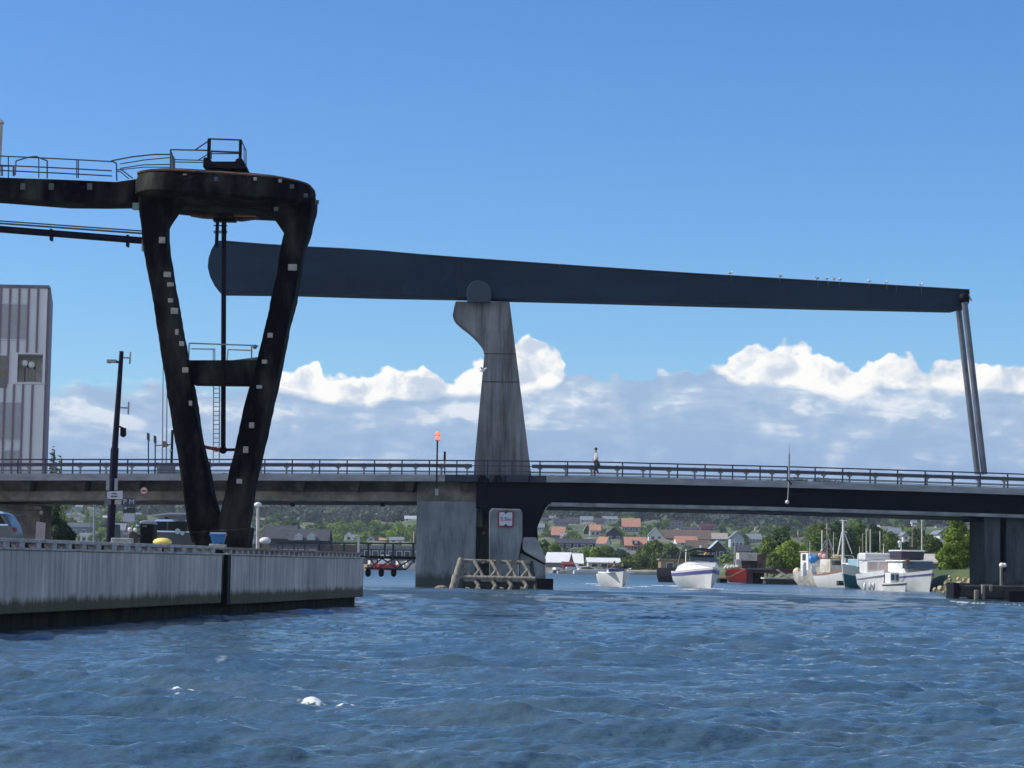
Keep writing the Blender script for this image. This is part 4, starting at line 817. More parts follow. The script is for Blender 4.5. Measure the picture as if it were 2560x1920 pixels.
# ------------------------------------------------------------------ people
def skinned(name, pts, edges, radii, mt, parent, org, root=0):
    me = bpy.data.meshes.new(name); me.from_pydata([tuple(Vector(p)) for p in pts], edges, []); o = bpy.data.objects.new(name, me); COL.objects.link(o); o.parent = parent
    sk = o.modifiers.new('skin', 'SKIN'); sv = me.skin_vertices[0].data
    for i_, r_ in enumerate(radii): sv[i_].radius = (r_, r_); sv[i_].use_root = (i_ == root)
    o.modifiers.new('sub', 'SUBSURF').levels = 1; o.modifiers['sub'].render_levels = 1; me.materials.append(mt); return o
def person(loc, rz, lab, shirt, trousers, pose='walk', sc=1.0, group=None):
    r_ = thing('person', loc, lab, 'person', group); m_ = Matrix.Rotation(rz, 3, 'Z')
    # local: x forward, y left, z up
    if pose == 'walk': LA = [(.05,.10,.48),(.16,.10,.07),(.28,.10,.03)]; LB = [(.04,-.10,.5),(-.20,-.10,.12),(-.10,-.10,.03)]; A1 = [(-.06,.24,1.12),(.10,.24,.94)]; A2 = [(.02,-.24,1.12),(.22,-.20,1.0)]
    elif pose == 'sit': LA = [(.42,.11,.86),(.44,.11,.45),(.56,.11,.40)]; LB = [(.42,-.11,.86),(.44,-.11,.45),(.56,-.11,.40)]; A1 = [(.05,.24,1.12),(.3,.2,1.08)]; A2 = [(.05,-.24,1.12),(.3,-.18,1.05)]
    else: LA = [(.02,.11,.48),(0,.11,.07),(.14,.12,.03)]; LB = [(.02,-.11,.48),(0,-.11,.07),(.14,-.12,.03)]; A1 = [(.0,.26,1.12),(.18,.2,1.02)]; A2 = [(0,-.26,1.12),(.2,-.16,1.04)]
    def T(l): return [m_ @ (Vector(q) * sc) for q in l]
    pts = [(0,0,.92),(0,0,1.12),(.01,0,1.36),(.02,0,1.46),(.03,0,1.54),(.04,0,1.66),(0,.17,1.38),A1[0],A1[1],(A1[1][0]+.07,A1[1][1],A1[1][2]-.03),(0,-.17,1.38),A2[0],A2[1],(A2[1][0]+.07,A2[1][1],A2[1][2]-.03),(0,.09,.88),*LA,(0,-.09,.88),*LB]
    ed = [(0,1),(1,2),(2,3),(3,4),(4,5),(2,6),(6,7),(7,8),(8,9),(2,10),(10,11),(11,12),(12,13),(0,14),(14,15),(15,16),(16,17),(0,18),(18,19),(19,20),(20,21)]
    rd = [.12,.12,.13,.05,.075,.085,.06,.042,.032,.035,.06,.042,.032,.035,.085,.06,.04,.04,.085,.06,.04,.04]
    skinned('body', T(pts), ed, [q * sc for q in rd], M_skin, r_, loc)
    sp_ = [(0,0,.90),(0,0,1.12),(.01,0,1.34),(0,.16,1.38),A1[0],(0,-.16,1.38),A2[0]]
    skinned('shirt', T(sp_), [(0,1),(1,2),(2,3),(3,4),(2,5),(5,6)], [q * sc for q in (.15,.145,.155,.085,.065,.085,.065)], shirt, r_, loc)
    tp_ = [(0,0,.94),(0,.09,.86),LA[0],tuple(Vector(LA[0]).lerp(Vector(LA[1]), .8)),(0,-.09,.86),LB[0],tuple(Vector(LB[0]).lerp(Vector(LB[1]), .8))]
    skinned('trousers', T(tp_), [(0,1),(1,2),(2,3),(0,4),(4,5),(5,6)], [q * sc for q in (.145,.105,.085,.06,.105,.085,.06)], trousers, r_, loc)
    hb = MB(); hb.ball((.02, 0, 1.70), .098, 10, 7, (1.02, .95, .95)); hb.xf((0, 0, 0), rz, sc); hb.v = [tuple(Vector(v) + Vector(loc)) for v in hb.v]; hb.build('hair', M_hair, r_, smooth=True)
    fb = MB(); fb.ball((.125, 0, 1.655), .018, 6, 5); fb.ball((.112, .03, 1.675), .011, 6, 4).ball((.112, -.03, 1.675), .011, 6, 4); fb.box((.112, 0, 1.615), (.012, .045, .01)); fb.xf((0,0,0), rz, sc); fb.v = [tuple(Vector(v) + Vector(loc)) for v in fb.v]; fb.build('face', M_skin, r_)
    return r_
dz = P(1490, 1189, BY + 1.4)
person(dz, math.pi, 'pedestrian in a white shirt and khaki trousers walking on the bridge right of the pylon', M_shirtw, M_trouser, 'walk', 1.02)
o = MB().ball(P(1493, 1163, BY + 1.1), .2, 10, 7, (1, .6, 1.1)).build('shoulder_bag', M_trouser, origin=P(1493, 1163, BY + 1.1), smooth=True); tag(o, 'dark khaki bag held at the hip of the pedestrian on the bridge', 'bag')

# ------------------------------------------------------------------ street lamp with signs on the quay
LD = 90.0
sl_ = thing('street_lamp', P(274, 1380, LD), 'tall dark street lamp with side antennas and a camera behind the quay edge', 'street lamp')
MB().bar(P(274, 1382, LD), P(287, 1120, LD), .16, 12).build('lower_pole', M_dkblue, sl_, smooth=True)
MB().bar(P(287, 1120, LD), P(304, 878, LD), .125, 12, .085).build('upper_pole', M_dkblue, sl_, smooth=True)
MB().bar(P(302, 906, LD), P(286, 904, LD), .05, 8).build('arm', M_dkblue, sl_); MB().box(P(280, 903, LD), (.36, .3, .12)).box(P(272, 903.5, LD) + Vector((0,0,-.02)), (.12, .26, .1)).build('lamp_head', M_galv, sl_)
for (x0, y0, x1, ya, yb) in ((305,894,326,880,910),(299,1019,322,1005,1036)):
    MB().bar(P(x0, y0, LD), P(x1, y0 + 1, LD), .03, 6).bar(P(x1, ya, LD), P(x1 - 1.5, yb, LD), .035, 6).build('antenna', M_galv, sl_)
MB().bar(P(298, 1066, LD), P(315, 1074, LD), .035, 6).bar(P(308, 1070, LD), P(308, 1084, LD), .12, 10).ball(P(308, 1085, LD), .13).build('camera', M_black, sl_)
a = thing('arrow_sign', P(286, 1238, LD - .3), 'pale blue white arrow sign pointing left on the street lamp pole', 'sign')
MB().pp([(265,1238),(270,1229),(306,1227),(306,1248),(270,1247)], LD - .3, .05).build('board', M_signw, a)
MB().pp([(264,1233),(267.5,1238),(264,1242)], LD - .33, .03).build('arrow_tip', M_ink, a); MB().pb(279, 1233, 292, 1235, LD - .34, .02).pb(277, 1239.5, 293, 1242, LD - .34, .02).build('blurred_wording', M_ink, a)
for (x0, y0, x1, y1, m_, lab) in ((261,1249,277,1262,M_wallgrey,'small grey plate under the left end of the white arrow sign'),(287,1250,303,1261,M_screen,'small beige plate under the right end of the white arrow sign'),(265,1197,273,1226,M_galv,'narrow pale board left of the lamp pole above the arrow sign'),(286,1196,294,1226,M_galv,'narrow pale board right of the lamp pole above the arrow sign')):
    o = MB().pb(x0, y0, x1, y1, LD - .25, .05).build('sign_plate', m_, origin=P(x0, y1, LD - .25)); tag(o, lab, 'sign plate')
a = thing('parking_sign', P(322, 1300, 93), 'slate blue sign with white P and M right of the street lamp', 'sign')
MB().pb(307, 1245, 338, 1267, 93, .05).build('board', M_signblue, a); MB().pb(308, 1269, 338, 1291, 93, .05).build('lower_board', mat('sign_dark_teal', (.03, .05, .055), .5), a); MB().pb(309, 1283, 336, 1304, 92.9, .05).build('white_plate', M_signw, a)
text('P M', .30, P(322, 1255, 92.95), M_signw, a); MB().pb(311, 1268, 316, 1273, 92.94, .02).build('mark', M_signw, a)
MB().bar(P(322, 1382, 93.2), P(322, 1246, 93.2), .03, 8).build('post', M_galv, a)

# ------------------------------------------------------------------ vehicles on the quay
def car(x0, Y, lab, paint, Lc=4.7, box=False, nose=1, gz=1.66):
    o_ = Vector((x0, Y, gz)); c_ = thing('parked_car', o_, lab, 'car'); W = 1.82
    prof = [(0,.35),(.02,.75),(.12,1.05),(.42,1.5),(.75,1.60),(2.2,1.62),(2.75,1.52),(3.45,1.08),(4.4,.92),(4.68,.7),(4.7,.35),(4.25,.25),(3.35,.25),(1.35,.25),(.5,.25)]
    if nose < 0: prof = [(4.7 - a, b2) for a, b2 in prof]
    MB().prism([(x0 + a, gz + b2) for a, b2 in prof], Y, W).build('body', paint, c_, bevel=.07, smooth=True)
    def fx(a): return x0 + (a if nose > 0 else 4.7 - a)
    for wnd in ([(.32,1.08),(.58,1.47),(.95,1.52),(.95,1.08)], [(1.02,1.08),(1.02,1.52),(1.85,1.53),(1.85,1.08)], [(1.92,1.08),(1.92,1.53),(2.35,1.52),(2.7,1.42),(3.15,1.08)]):
        MB().prism([(fx(a), gz + b2) for a, b2 in wnd], Y - .012, .03).build('window', mat('car_glass', (.008, .012, .014), .35, spec=.25), c_)
    MB().prism([(fx(a), gz + b2) for a, b2 in ((.4,1.50),(2.6,1.52),(2.5,1.60),(.5,1.59))], Y - .02, .04).prism([(fx(a), gz + b2) for a, b2 in ((.25,1.04),(3.6,1.02),(3.6,1.075),(.25,1.10))], Y - .02, .03).build('roof_trim', M_chrome, c_)
    for a in (.95, 3.75):
        wv_ = MB().bar((fx(a), Y - .03, gz + .34), (fx(a), Y + .2, gz + .34), .34, 22).build('wheel', M_tyre, c_); MB().bar((fx(a), Y - .04, gz + .34), (fx(a), Y + .0, gz + .34), .21, 14).build('rim', M_rim, wv_)
    MB().box((fx(.04), Y + .3, gz + .9), (.08, .35, .16)).build('tail_light', M_signred, c_); MB().box((fx(4.6), Y + .3, gz + .78), (.1, .35, .14)).build('headlight', M_chrome, c_)
    MB().box((fx(2.95), Y - .09, gz + 1.12), (.22, .16, .13)).build('wing_mirror', paint, c_, bevel=.03)
    return c_
x0 = P(362, 1340, 100).x
cc_ = car(x0, 100, 'charcoal estate car with a long black roof box parked left of the crane foot', M_carpaint)
rbx = MB(); rings = []
for a, h_, w_ in ((-.15,.03,.25),(.0,.10,.36),(.5,.19,.42),(1.4,.22,.42),(2.2,.16,.38),(2.6,.05,.25)): rings.append([Vector((x0 + .35 + a, 100.7 + sx * w_, 1.66 + 1.70 + sz * h_)) for sx, sz in ((-1,-.35),(1,-.35),(1,.6),(.6,1),(-.6,1),(-1,.6))])
rb_ = rbx.loft(rings).build('roof_box', mat('roof_box_grey', (.13, .145, .15), .35), origin=(x0 + 1.3, 100.7, 3.3), smooth=True); tag(rb_, 'long grey black roof box carried on the charcoal estate car', 'roof box')
MB().box((x0 + .9, 100.3, 3.31), (.06, .9, .08)).box((x0 + 2.1, 100.3, 3.31), (.06, .9, .08)).build('roof_rack', M_black, cc_)
for c_ in (P(444, 1328, 99.95), P(456, 1333, 99.95)): disc(c_, .09 if c_.x > -14.4 else .12, .012).build('window_sticker', mat('sticker_mint', (.45, .60, .55), .5), cc_)
car(P(35, 1340, 88).x - 4.7, 88, 'silver hatchback with a red tail light parked at the far left edge under the bridge', M_silver, nose=-1)
# dark domed bin and a motor scooter beside it
q = thing('domed_bin', P(366, 1368, 84), 'dark upright container with a rounded grey lid left of the estate car', 'bin')
MB().pb(349, 1310, 383, 1382, 84, .9).build('body', M_black, q, bevel=.03); MB().pp([(348,1310),(350,1304),(358,1300.5),(372,1300.5),(380,1304),(384,1311)], 83.9, 1.1).build('lid', M_galv, q, bevel=.04); MB().pb(356, 1313, 367, 1317, 83.95, .05).build('label_plate', M_wallgrey, q)
q = thing('motor_scooter', P(330, 1370, 82), 'dark motor scooter with round white mirrors just left of the domed bin', 'scooter')
MB().ball(P(325, 1324, 82), .085, sc=(1, .5, 1)).build('mirror', M_white, q, smooth=True); MB().ball(P(338, 1325, 82), .075, sc=(1, .5, 1)).build('mirror', M_white, q, smooth=True); MB().ball(P(343, 1314, 82.1), .06).build('lamp', M_chrome, q, smooth=True)
MB().pp([(322,1332),(330,1328),(341,1332),(346,1342),(344,1362),(330,1366),(318,1352)], 82, .35).build('fairing', mat('brown_black', (.05, .035, .03), .4), q, bevel=.05); MB().pp([(306,1329),(320,1334),(319,1338),(309,1336)], 82, .12).build('handlebar', mat('pale_mauve', (.45, .38, .42), .5), q)
for x_ in (318, 352): MB().bar(P(x_, 1376, 82), P(x_, 1376, 82) + Vector((0, .12, 0)), .24, 18).build('wheel', M_tyre, q)
MB().pb(334, 1335, 352, 1342, 82.05, .3).build('seat', M_dark, q, bevel=.03)
o = MB().pp([(91,1304),(113,1307),(109,1378),(86,1378)], 96, .12).build('notice_board', mat('board_cream', (.45, .41, .39), .7, var=.2, vscale=2), origin=P(100, 1378, 96)); tag(o, 'cream upright notice board left of the dark tree under the bridge', 'board')
q = thing('bridge_abutment', P(50, 1380, 150), 'brown shaded concrete abutment wall under the far left end of the bridge', 'abutment')
MB().pb(-300, 1258, 98, 1395, 150, 4).build('wall', M_girderc, q); MB().pp([(28,1262),(104,1266),(104,1274),(28,1272)], 149.5, .5).build('capping', M_girderc, q); MB().pp([(37,1288),(92,1276),(92,1279),(37,1292)], 149.9, .12).build('conduit', M_wallgrey, q); MB().ball(P(103, 1281, 149.5), .16, sc=(.8, .5, 1)).build('lamp', M_offwhite, q)
q = thing('tent', P(262, 1380, 150), 'pale green sloping tent side beside the street lamp pole', 'tent'); MB().pp([(246,1385),(281,1310),(284,1385)], 150, 3).build('canvas', mat('pale_green_canvas', (.18, .28, .27), .8, var=.2), q); MB().pp([(256,1342),(262,1334),(266,1342)], 149.95, .05).build('opening', M_walltan, q)
for (px, y0, Yq, lab) in ((236, 1260, 200, 'pale street lamp with a white top before the leafy hillside at left'), (645, 1262, 135, 'white wooden post lamp right of the crane foot')):
    q = thing('lamp_post', P(px, 1385, Yq), lab, 'lamp post'); MB().bar(P(px - 1, 1390, Yq), P(px, y0, Yq), .13 if Yq > 150 else .12, 8, .08).build('pole', M_galv if Yq > 150 else M_offwhite, q); MB().ball(P(px, y0, Yq), .2, sc=(1.2, 1, .8)).build('lamp', M_white, q)
q = thing('covered_trailer', P(606, 1380, 100), 'small white hooded cover just right of the blue tub', 'trailer'); MB().pp([(619,1362),(620,1352),(627,1347),(634,1352),(628,1362)], 100, .8).build('hood', M_white, q, bevel=.04)
q = thing('covered_trailer', P(661, 1380, 110), 'rounded white cover right of the white wooden post', 'trailer'); MB().ball(P(663, 1352, 110), .22, sc=(1.3, 1, .8)).build('hood', M_white, q, smooth=True); MB().pb(655, 1355, 670, 1372, 110, .5).build('base', M_walltan, q)

# ------------------------------------------------------------------ boats
def hull_rings(Lh, B, h, rise=.35, flare=.78, z0=-.3, grow=0.0, za=None, zb=None, n=12):
    rings = []
    for k in range(n + 1):
        t_ = k / n; w_ = B / 2 * (1 - max(0, (t_ - .35) / .65) ** 2.3) * (.93 + .07 * min(1, t_ * 4)); w_ = max(w_, .03); hh = h + rise * t_ ** 2
        x = -Lh / 2 + Lh * t_; rk = .10 * Lh * t_ ** 5; w2 = w_ * (flare - .25 * t_)
        lo = (z0 if za is None else za + rise * t_ ** 2 * .8); hi = (hh if zb is None else zb + rise * t_ ** 2)
        def wid(z): f_ = min(1, max(0, (z - 0) / hh)); return w2 + (w_ - w2) * f_ ** .8
        wl, wh = wid(lo) + grow, wid(hi) + grow; wm = wid((lo + hi) / 2) + grow
        def xx(z): return x - rk * (1 - min(1, max(0, z / hh)))
        rings.append([Vector((xx(lo), -wl * (.4 if za is None else 1), lo)), Vector((xx(lo), wl * (.4 if za is None else 1), lo)), Vector((xx((lo+hi)/2), wm, (lo + hi) / 2)), Vector((xx(hi), wh, hi)), Vector((xx(hi), -wh, hi)), Vector((xx((lo+hi)/2), -wm, (lo + hi) / 2))])
    return rings
def boat(px, py, Y, name, lab, cat, Lh, B, h, rz, hullm=None, rise=.35, stripe=None, group=None):
    c = P(px, py, Y); c.z = 0; r_ = thing(name, c, lab, cat, group)
    def part(b, nm, mt, **k): b.xf(c, rz); return b.build(nm, mt, k.pop('par', r_), **k)
    part(MB().loft(hull_rings(Lh, B, h, rise)), 'hull', hullm or M_gel, smooth=True, bevel=.02)
    if stripe: part(MB().loft(hull_rings(Lh, B, h, rise, grow=.03, za=stripe[1], zb=stripe[2])), 'stripe', stripe[0], smooth=True)
    return r_, part, c
M_bluestripe = mat('violet_stripe', (.10, .09, .28), .35)
DN = R(-90)
# white open motor boat coming towards the camera
b_, pt, c = boat(1540, 1466, 176, 'motorboat', 'small white open motorboat heading towards the camera with two people in dark clothes aboard', 'motorboat', 4.6, 2.2, .95, DN + R(12), rise=.25)
pt(MB().box((-.2, 0, 1.06), (3.6, 1.9, .12)), 'deck', M_gel, bevel=.03); pt(MB().box((-.3, 0, 1.18), (.8, 1.2, .22)), 'dashboard', M_offwhite, bevel=.04); pt(MB().prism([(0,1.1),(.35,1.1),(.0,1.42)], -.62, 1.24), 'windscreen', M_glass)
pt(MB().tube([(2.3,-.1,1.3),(1.6,-.75,1.42),(.5,-.95,1.38)], .02, 6).tube([(2.3,.1,1.3),(1.6,.75,1.42),(.5,.95,1.38)], .02, 6), 'bow_rail', M_chrome)
person(c + Vector((-.1, 1.1, .25)), DN, 'person in a dark red top sitting at the left in the small white motorboat', mat('maroon_shirt', (.22, .06, .08), .9), M_dark, 'sit', .95)
person(c + Vector((.55, 1.3, .25)), DN, 'person in a black jacket sitting at the right in the small white motorboat', M_dark, M_dark, 'sit', .95)
# cruiser with violet stripe
b_, pt, c = boat(1751, 1470, 178, 'cabin_cruiser', 'white cabin cruiser with a violet stripe and black canopy heading towards the camera', 'cabin cruiser', 7.6, 3.05, 1.25, DN + R(10), rise=.35, stripe=(M_bluestripe, .88, 1.08))
pt(MB().loft([[Vector((x_, s_ * w_, z_)) for s_, w_, z_ in ((-1, w0, 1.25), (1, w0, 1.25), (1, w0 * .8, zt2), (-1, w0 * .8, zt2))] for x_, w0, zt2 in ((-2.8,1.35,1.7),(0,1.4,2.0),(1.4,1.15,1.95),(2.6,.6,1.65),(3.1,.25,1.6))]), 'foredeck', M_gel, smooth=True, bevel=.05)
pt(MB().prism([(.2,1.95),(1.0,1.95),(.2,2.55)], -1.0, 2.0), 'windscreen', M_glass)
pt(MB().loft([[Vector((x_, y_, z_ - .12 * abs(y_) ** 2)) for y_, z_ in ((-1.15,3.0),(-.6,3.07),(0,3.1),(.6,3.07),(1.15,3.0),(1.15,2.93),(0,3.02),(-1.15,2.93))] for x_ in (-2.4, -1.2, .3)]), 'canopy', M_dark, smooth=True)
fr = MB()
for s_ in (-1, 1): fr.bar((.4, s_ * 1.3, 1.9), (-.4, s_ * 1.08, 2.95), .03, 6).bar((-2.2, s_ * 1.3, 1.7), (-1.9, s_ * 1.08, 2.95), .03, 6).tube([(3.2, s_ * .15, 2.0), (2.2, s_ * .9, 2.05), (.6, s_ * 1.35, 1.95)], .02, 6)
pt(fr, 'canopy_frame', M_galv); pt(MB().bar((-1, .3, 3.05), (-1, .3, 3.3), .12, 10), 'radar_pod', M_gel)
person(c + Vector((-.55, .4, .95)), DN, 'person in a pink shirt at the wheel under the black canopy of the cruiser', mat('pink_shirt', (.55, .30, .28), .9), M_dark, 'sit', 1.0)
fl_ = thing('crane_jib', P(1764, 1402, 210), 'short yellow and cream jib rising behind the black canopy of the cruiser', 'crane'); MB().pp([(1757,1402),(1762,1384),(1767,1375.5),(1771,1379),(1771,1392),(1769,1404)], 210, .6).build('jib', M_yellow, fl_, bevel=.04); MB().pb(1761, 1404, 1769, 1455, 210, .6).build('mast', M_offwhite, fl_)
q = boat(1705, 1447, 240, 'dinghy', 'dark rubber dinghy half hidden behind the cruiser', 'dinghy', 5, 2.2, 1.5, DN + R(60), M_dark)[0]
# moored yachts far away
b_, pt, c = boat(1475, 1433.5, 452, 'motor_yacht', 'sleek white motor yacht moored beside the white roofed sheds', 'motor yacht', 6.6, 2.2, .75, R(8), rise=.35)
pt(MB().prism([(-2.6,.8),(-2.0,1.45),(-.6,1.55),(.8,1.2),(1.8,.85)], -.8, 1.6), 'cabin', M_gel, bevel=.05); pt(MB().prism([(-1.9,1.02),(-1.7,1.32),(-.3,1.38),(.9,1.1),(.4,1.0)], -.83, .05), 'window', M_glass); pt(MB().prism([(-2.6,1.2),(-3.0,2.2),(-2.7,2.2),(-2.1,1.3)], -.7, .2).prism([(-2.6,1.2),(-3.0,2.2),(-2.7,2.2),(-2.1,1.3)], .5, .2), 'radar_arch', M_gel)
pt(MB().tube([(3.3,0,1.5),(1.5,-.7,1.25)], .03, 5), 'bow_rail', M_galv)
b_, pt, c = boat(1414, 1433, 450, 'motorboat', 'low pale open boat moored left of the sleek white yacht', 'motorboat', 3.3, 1.6, .55, R(6), M_offwhite); pt(MB().box((-.6, 0, .75), (.7, .8, .35)), 'console', M_greytarp)
b_, pt, c = boat(1391, 1430, 470, 'motorboat', 'small grey cuddy boat moored at the left end of the yacht row', 'motorboat', 3.0, 1.6, .7, R(40), M_galv); pt(MB().box((0, 0, .95), (1.3, 1.1, .5)), 'cabin', M_white, bevel=.08)
b_, pt, c = boat(1427, 1425, 480, 'motorboat', 'white boat with a blue cover moored behind the sleek yacht', 'motorboat', 3.6, 1.8, .9, R(10)); pt(MB().box((0, 0, 1.15), (2.0, 1.3, .35)), 'cover', mat('pale_blue_cover', (.35, .48, .60), .6), bevel=.08)
b_, pt, c = boat(1528, 1431, 455, 'motorboat', 'cluttered maroon and black boat moored right of the sleek yacht', 'motorboat', 3.4, 2.2, 1.0, R(170), M_darkred); pt(MB().box((-.2, 0, 1.4), (1.6, 1.5, .8)).bar((.5, 0, 1), (.5, 0, 2.6), .05, 6).bar((-.6, 0, 1), (-.6, 0, 2.3), .04, 6), 'gear', M_walldark, bevel=.05)
b_, pt, c = boat(1560, 1434, 440, 'dinghy', 'tiny white rowing dinghy left of the sandy shore', 'dinghy', 2.2, 1.2, .5, R(5))
b_, pt, c = boat(963, 1421, 480, 'motorboat', 'red hulled boat with a white cabin seen through the footbridge truss', 'motorboat', 5.6, 2.2, 1.2, R(175), M_redp); pt(MB().box((.2, 0, 1.8), (2.4, 1.7, 1.1)), 'cabin', M_white, bevel=.06); pt(MB().box((-.0, 0, 2.8), (1.6, 1.3, .9)), 'wheelhouse', mat('mint_paint', (.45, .62, .55), .5), bevel=.05)
for x_, lab, m_ in ((930, 'tan covered boat left of the red hulled boat behind the truss', M_walltan), (1000, 'grey pink boat right of the red hulled boat behind the truss', M_wallgrey), (1022, 'small white boat beside the broad pier behind the truss', M_gel)):
    b_, pt, c = boat(x_, 1420, 485, 'motorboat', lab, 'motorboat', 3.2, 1.8, 1.2, R(30), m_); pt(MB().box((0, 0, 1.6), (1.5, 1.2, .9)), 'cabin', M_offwhite, bevel=.06)
# red barge
b0 = 237.0; br = thing('red_barge', P(1850, 1457, b0), 'old barge with a bright red bow plate, long rusty deck and pale wheelhouse on stilts', 'barge')
MB().pp([(1816,1424),(1866,1422),(1866,1452),(1860,1457),(1824,1456),(1816,1446)], b0, .6).build('bow_plate', M_redp, br, bevel=.05)
MB().pp([(1866,1424),(1882,1426),(1882,1459),(1866,1458)], b0 + .2, 6).build('hull', M_darkred, br); MB().pb(1868, 1422, 1985, 1433, b0 + 1, 5).build('deck', M_darkred, br); MB().pb(1868, 1420, 1930, 1424, b0 + .7, .3).build('gunwale', M_wallgrey, br)
MB().pb(1880, 1432, 1910, 1459, b0 + 1.5, 4).build('buoyancy_tank', M_black, br); MB().pb(1800, 1446, 1818, 1457, b0 + 1, 4).build('black_float', M_black, br)  # tank under the deck and a black block left of the bow
MB().pb(1847, 1382, 1893, 1402, b0 + 1, 3).build('wheelhouse', M_offwhite, br, bevel=.03); MB().pb(1855, 1401, 1900, 1421, b0 + 1.4, 2.6).build('lower_cabin', mat('dark_olive', (.07, .07, .055), .8, var=.5), br); MB().pb(1840, 1398, 1853, 1421, b0 + .8, .6).build('white_locker', M_offwhite, br)
MB().pp([(1893,1388),(1905,1384),(1915,1383),(1914,1420),(1893,1420)], b0 + 1.2, 1.5).build('winch_frame', mat('rust_brown', (.16, .10, .07), .9, var=.6, vscale=2), br)
MB().bar(P(1836, 1415, b0 + .5), P(1839, 1342, b0 + .5), .11, 8, .07).bar(P(1835, 1385, b0 + .5), P(1819, 1378, b0 + .5), .06, 6).bar(P(1840, 1361, b0 + .5), P(1852, 1364, b0 + .5), .05, 6).build('mast', M_galv, br)
cl = MB()
for k in range(14): cl.ball(P(1812 + k * 2.6, 1421 - (k * 7 % 5), b0 + .4 + (k % 3) * .3), .17 + .05 * (k % 3), 7, 5)
cl.build('white_fenders', M_offwhite, br); MB().bar(P(1862, 1424, b0 - .05), P(1828, 1441, b0 - .1), .05, 6).bar(P(1828, 1441, b0 - .1), P(1800, 1443, b0 - .05), .05, 6).build('boom_pole', mat('rusty_orange_pole', (.42, .18, .10), .8), br)
MB().pp([(1816,1424),(1812,1434),(1816,1446),(1826,1456),(1832,1456),(1830,1430)], b0 - .08, .1).build('rust_stain_plate', mat('rust_red', (.40, .10, .05), .85, var=.4, vscale=2), br)
q = thing('pontoon', P(1950, 1458, 230), 'low weathered floating pontoon right of the red barge', 'pontoon'); MB().pb(1910, 1444, 2012, 1448, 230, 3).build('deck', M_offwhite, q); MB().pb(1914, 1448, 2010, 1461, 230.2, 2.5).build('float', M_timberdark, q); MB().bar(P(1942, 1424, 230), P(1977, 1447, 230), .09, 6).build('gangway', M_offwhite, q)
q = thing('tarped_machine', P(1995, 1442, 232), 'cream wrapped machinery on the shore beside the blue topped fishing boat', 'machine'); MB().ball(P(1993, 1432, 232), .45, 8, 6, (1, 1, 1.2)).ball(P(1998, 1440, 232), .35, 8, 6).build('wrapped_body', mat('cream_wrap', (.62, .58, .38), .8, bump=.5), q)
# fishing boats
b_, pt, c = boat(2042, 1466, 222, 'fishing_boat', 'white rust stained fishing boat with a blue tarpaulin and lattice mast', 'fishing boat', 7.0, 2.7, 1.3, R(-78), M_offwhite, rise=.7)
pt(MB().box((-1.0, 0, 2.3), (2.2, 1.9, 1.9)), 'wheelhouse', M_white, bevel=.05)
for y_ in (-.6, 0, .6): pt(MB().box((.12, y_, 2.75), (.04, .42, .5)), 'window', M_glass)
pt(MB().box((-1.0, -.97, 2.75), (.9, .04, .6)), 'window', M_glass); pt(MB().box((-1.0, 0, 3.3), (2.5, 2.1, .1)), 'wheelhouse_roof', mat('orange_buff', (.55, .36, .20), .6))
MB().ball(P(2031, 1398, 221), .42, 9, 7, (1, .8, 1)).ball(P(2038, 1395, 221), .35, 9, 7).build('blue_tarpaulin', M_bluetarp, b_)
MB().pp([(2007,1409),(2011,1404),(2016,1407),(2017,1440),(2006,1442)], 219.5, .8).build('white_funnel', M_gel, b_, bevel=.06)
MB().pp([(2028,1412),(2044,1411),(2044,1432),(2030,1434)], 220, .4).build('white_panel', M_white, b_, bevel=.03)
ms = MB(); Ym = 222
ms.bar(P(2068, 1403, Ym), P(2067, 1308, Ym), .09, 8, .05).bar(P(2061, 1321, Ym), P(2077, 1322, Ym), .04, 6).bar(P(2058, 1400, Ym), P(2069, 1335, Ym), .05, 6).bar(P(2083, 1402, Ym), P(2070, 1335, Ym), .05, 6)
for y_ in (1345, 1356, 1368, 1380, 1391): ms.bar(P(2068 - (y_ - 1335) * .15, y_, Ym), P(2070 + (y_ - 1335) * .18, y_ + 6, Ym), .03, 5)
ms.build('lattice_mast', mat('rusted_mast', (.62, .50, .44), .8, var=.4, vscale=2), b_)
ms = MB(); ms.bar(P(2055, 1398, Ym), P(2055, 1326, Ym), .06, 6).bar(P(2041, 1402, Ym), P(2064, 1350, Ym), .035, 6).bar(P(2090, 1400, Ym), P(2072, 1345, Ym), .035, 6).bar(P(2035, 1412, Ym), P(2062, 1366, Ym), .03, 5); ms.build('rigging', M_white, b_)
MB().ball(P(2061, 1392, 221), .3, 8, 6).ball(P(2051, 1388, 221.4), .25, 8, 6).build('pink_buoy', mat('faded_pink', (.70, .42, .40), .6), b_)
MB().ball(P(2091, 1396, 223), .4, 9, 6, (1.5, 1, 1)).ball(P(2101, 1395, 223), .33, 8, 6).build('net_bale', mat('faded_orange_net', (.62, .48, .25), .9, var=.4, vscale=6), b_)
MB().pp([(2048,1466),(2052,1440),(2060,1427),(2070,1430),(2080,1424),(2084,1470),(2075,1462)], 218.6, .35).build('grey_tarpaulin', M_greytarp, b_, bevel=.05)
b_, pt, c = boat(2106, 1468, 205, 'fishing_boat', 'white wooden fishing boat with a tall white mast and raking stays', 'fishing boat', 6.4, 2.2, 1.15, R(-64), M_white, rise=1.1)
pt(MB().box((-1.6, 0, 1.9), (1.7, 1.6, 1.2)), 'wheelhouse', M_offwhite, bevel=.05); pt(MB().box((-.72, 0, 2.2), (.04, 1.2, .4)), 'window', M_glass); pt(MB().box((1.4, 0, 1.95), (1.4, 1.1, .5)), 'fore_hatch', M_white, bevel=.06)
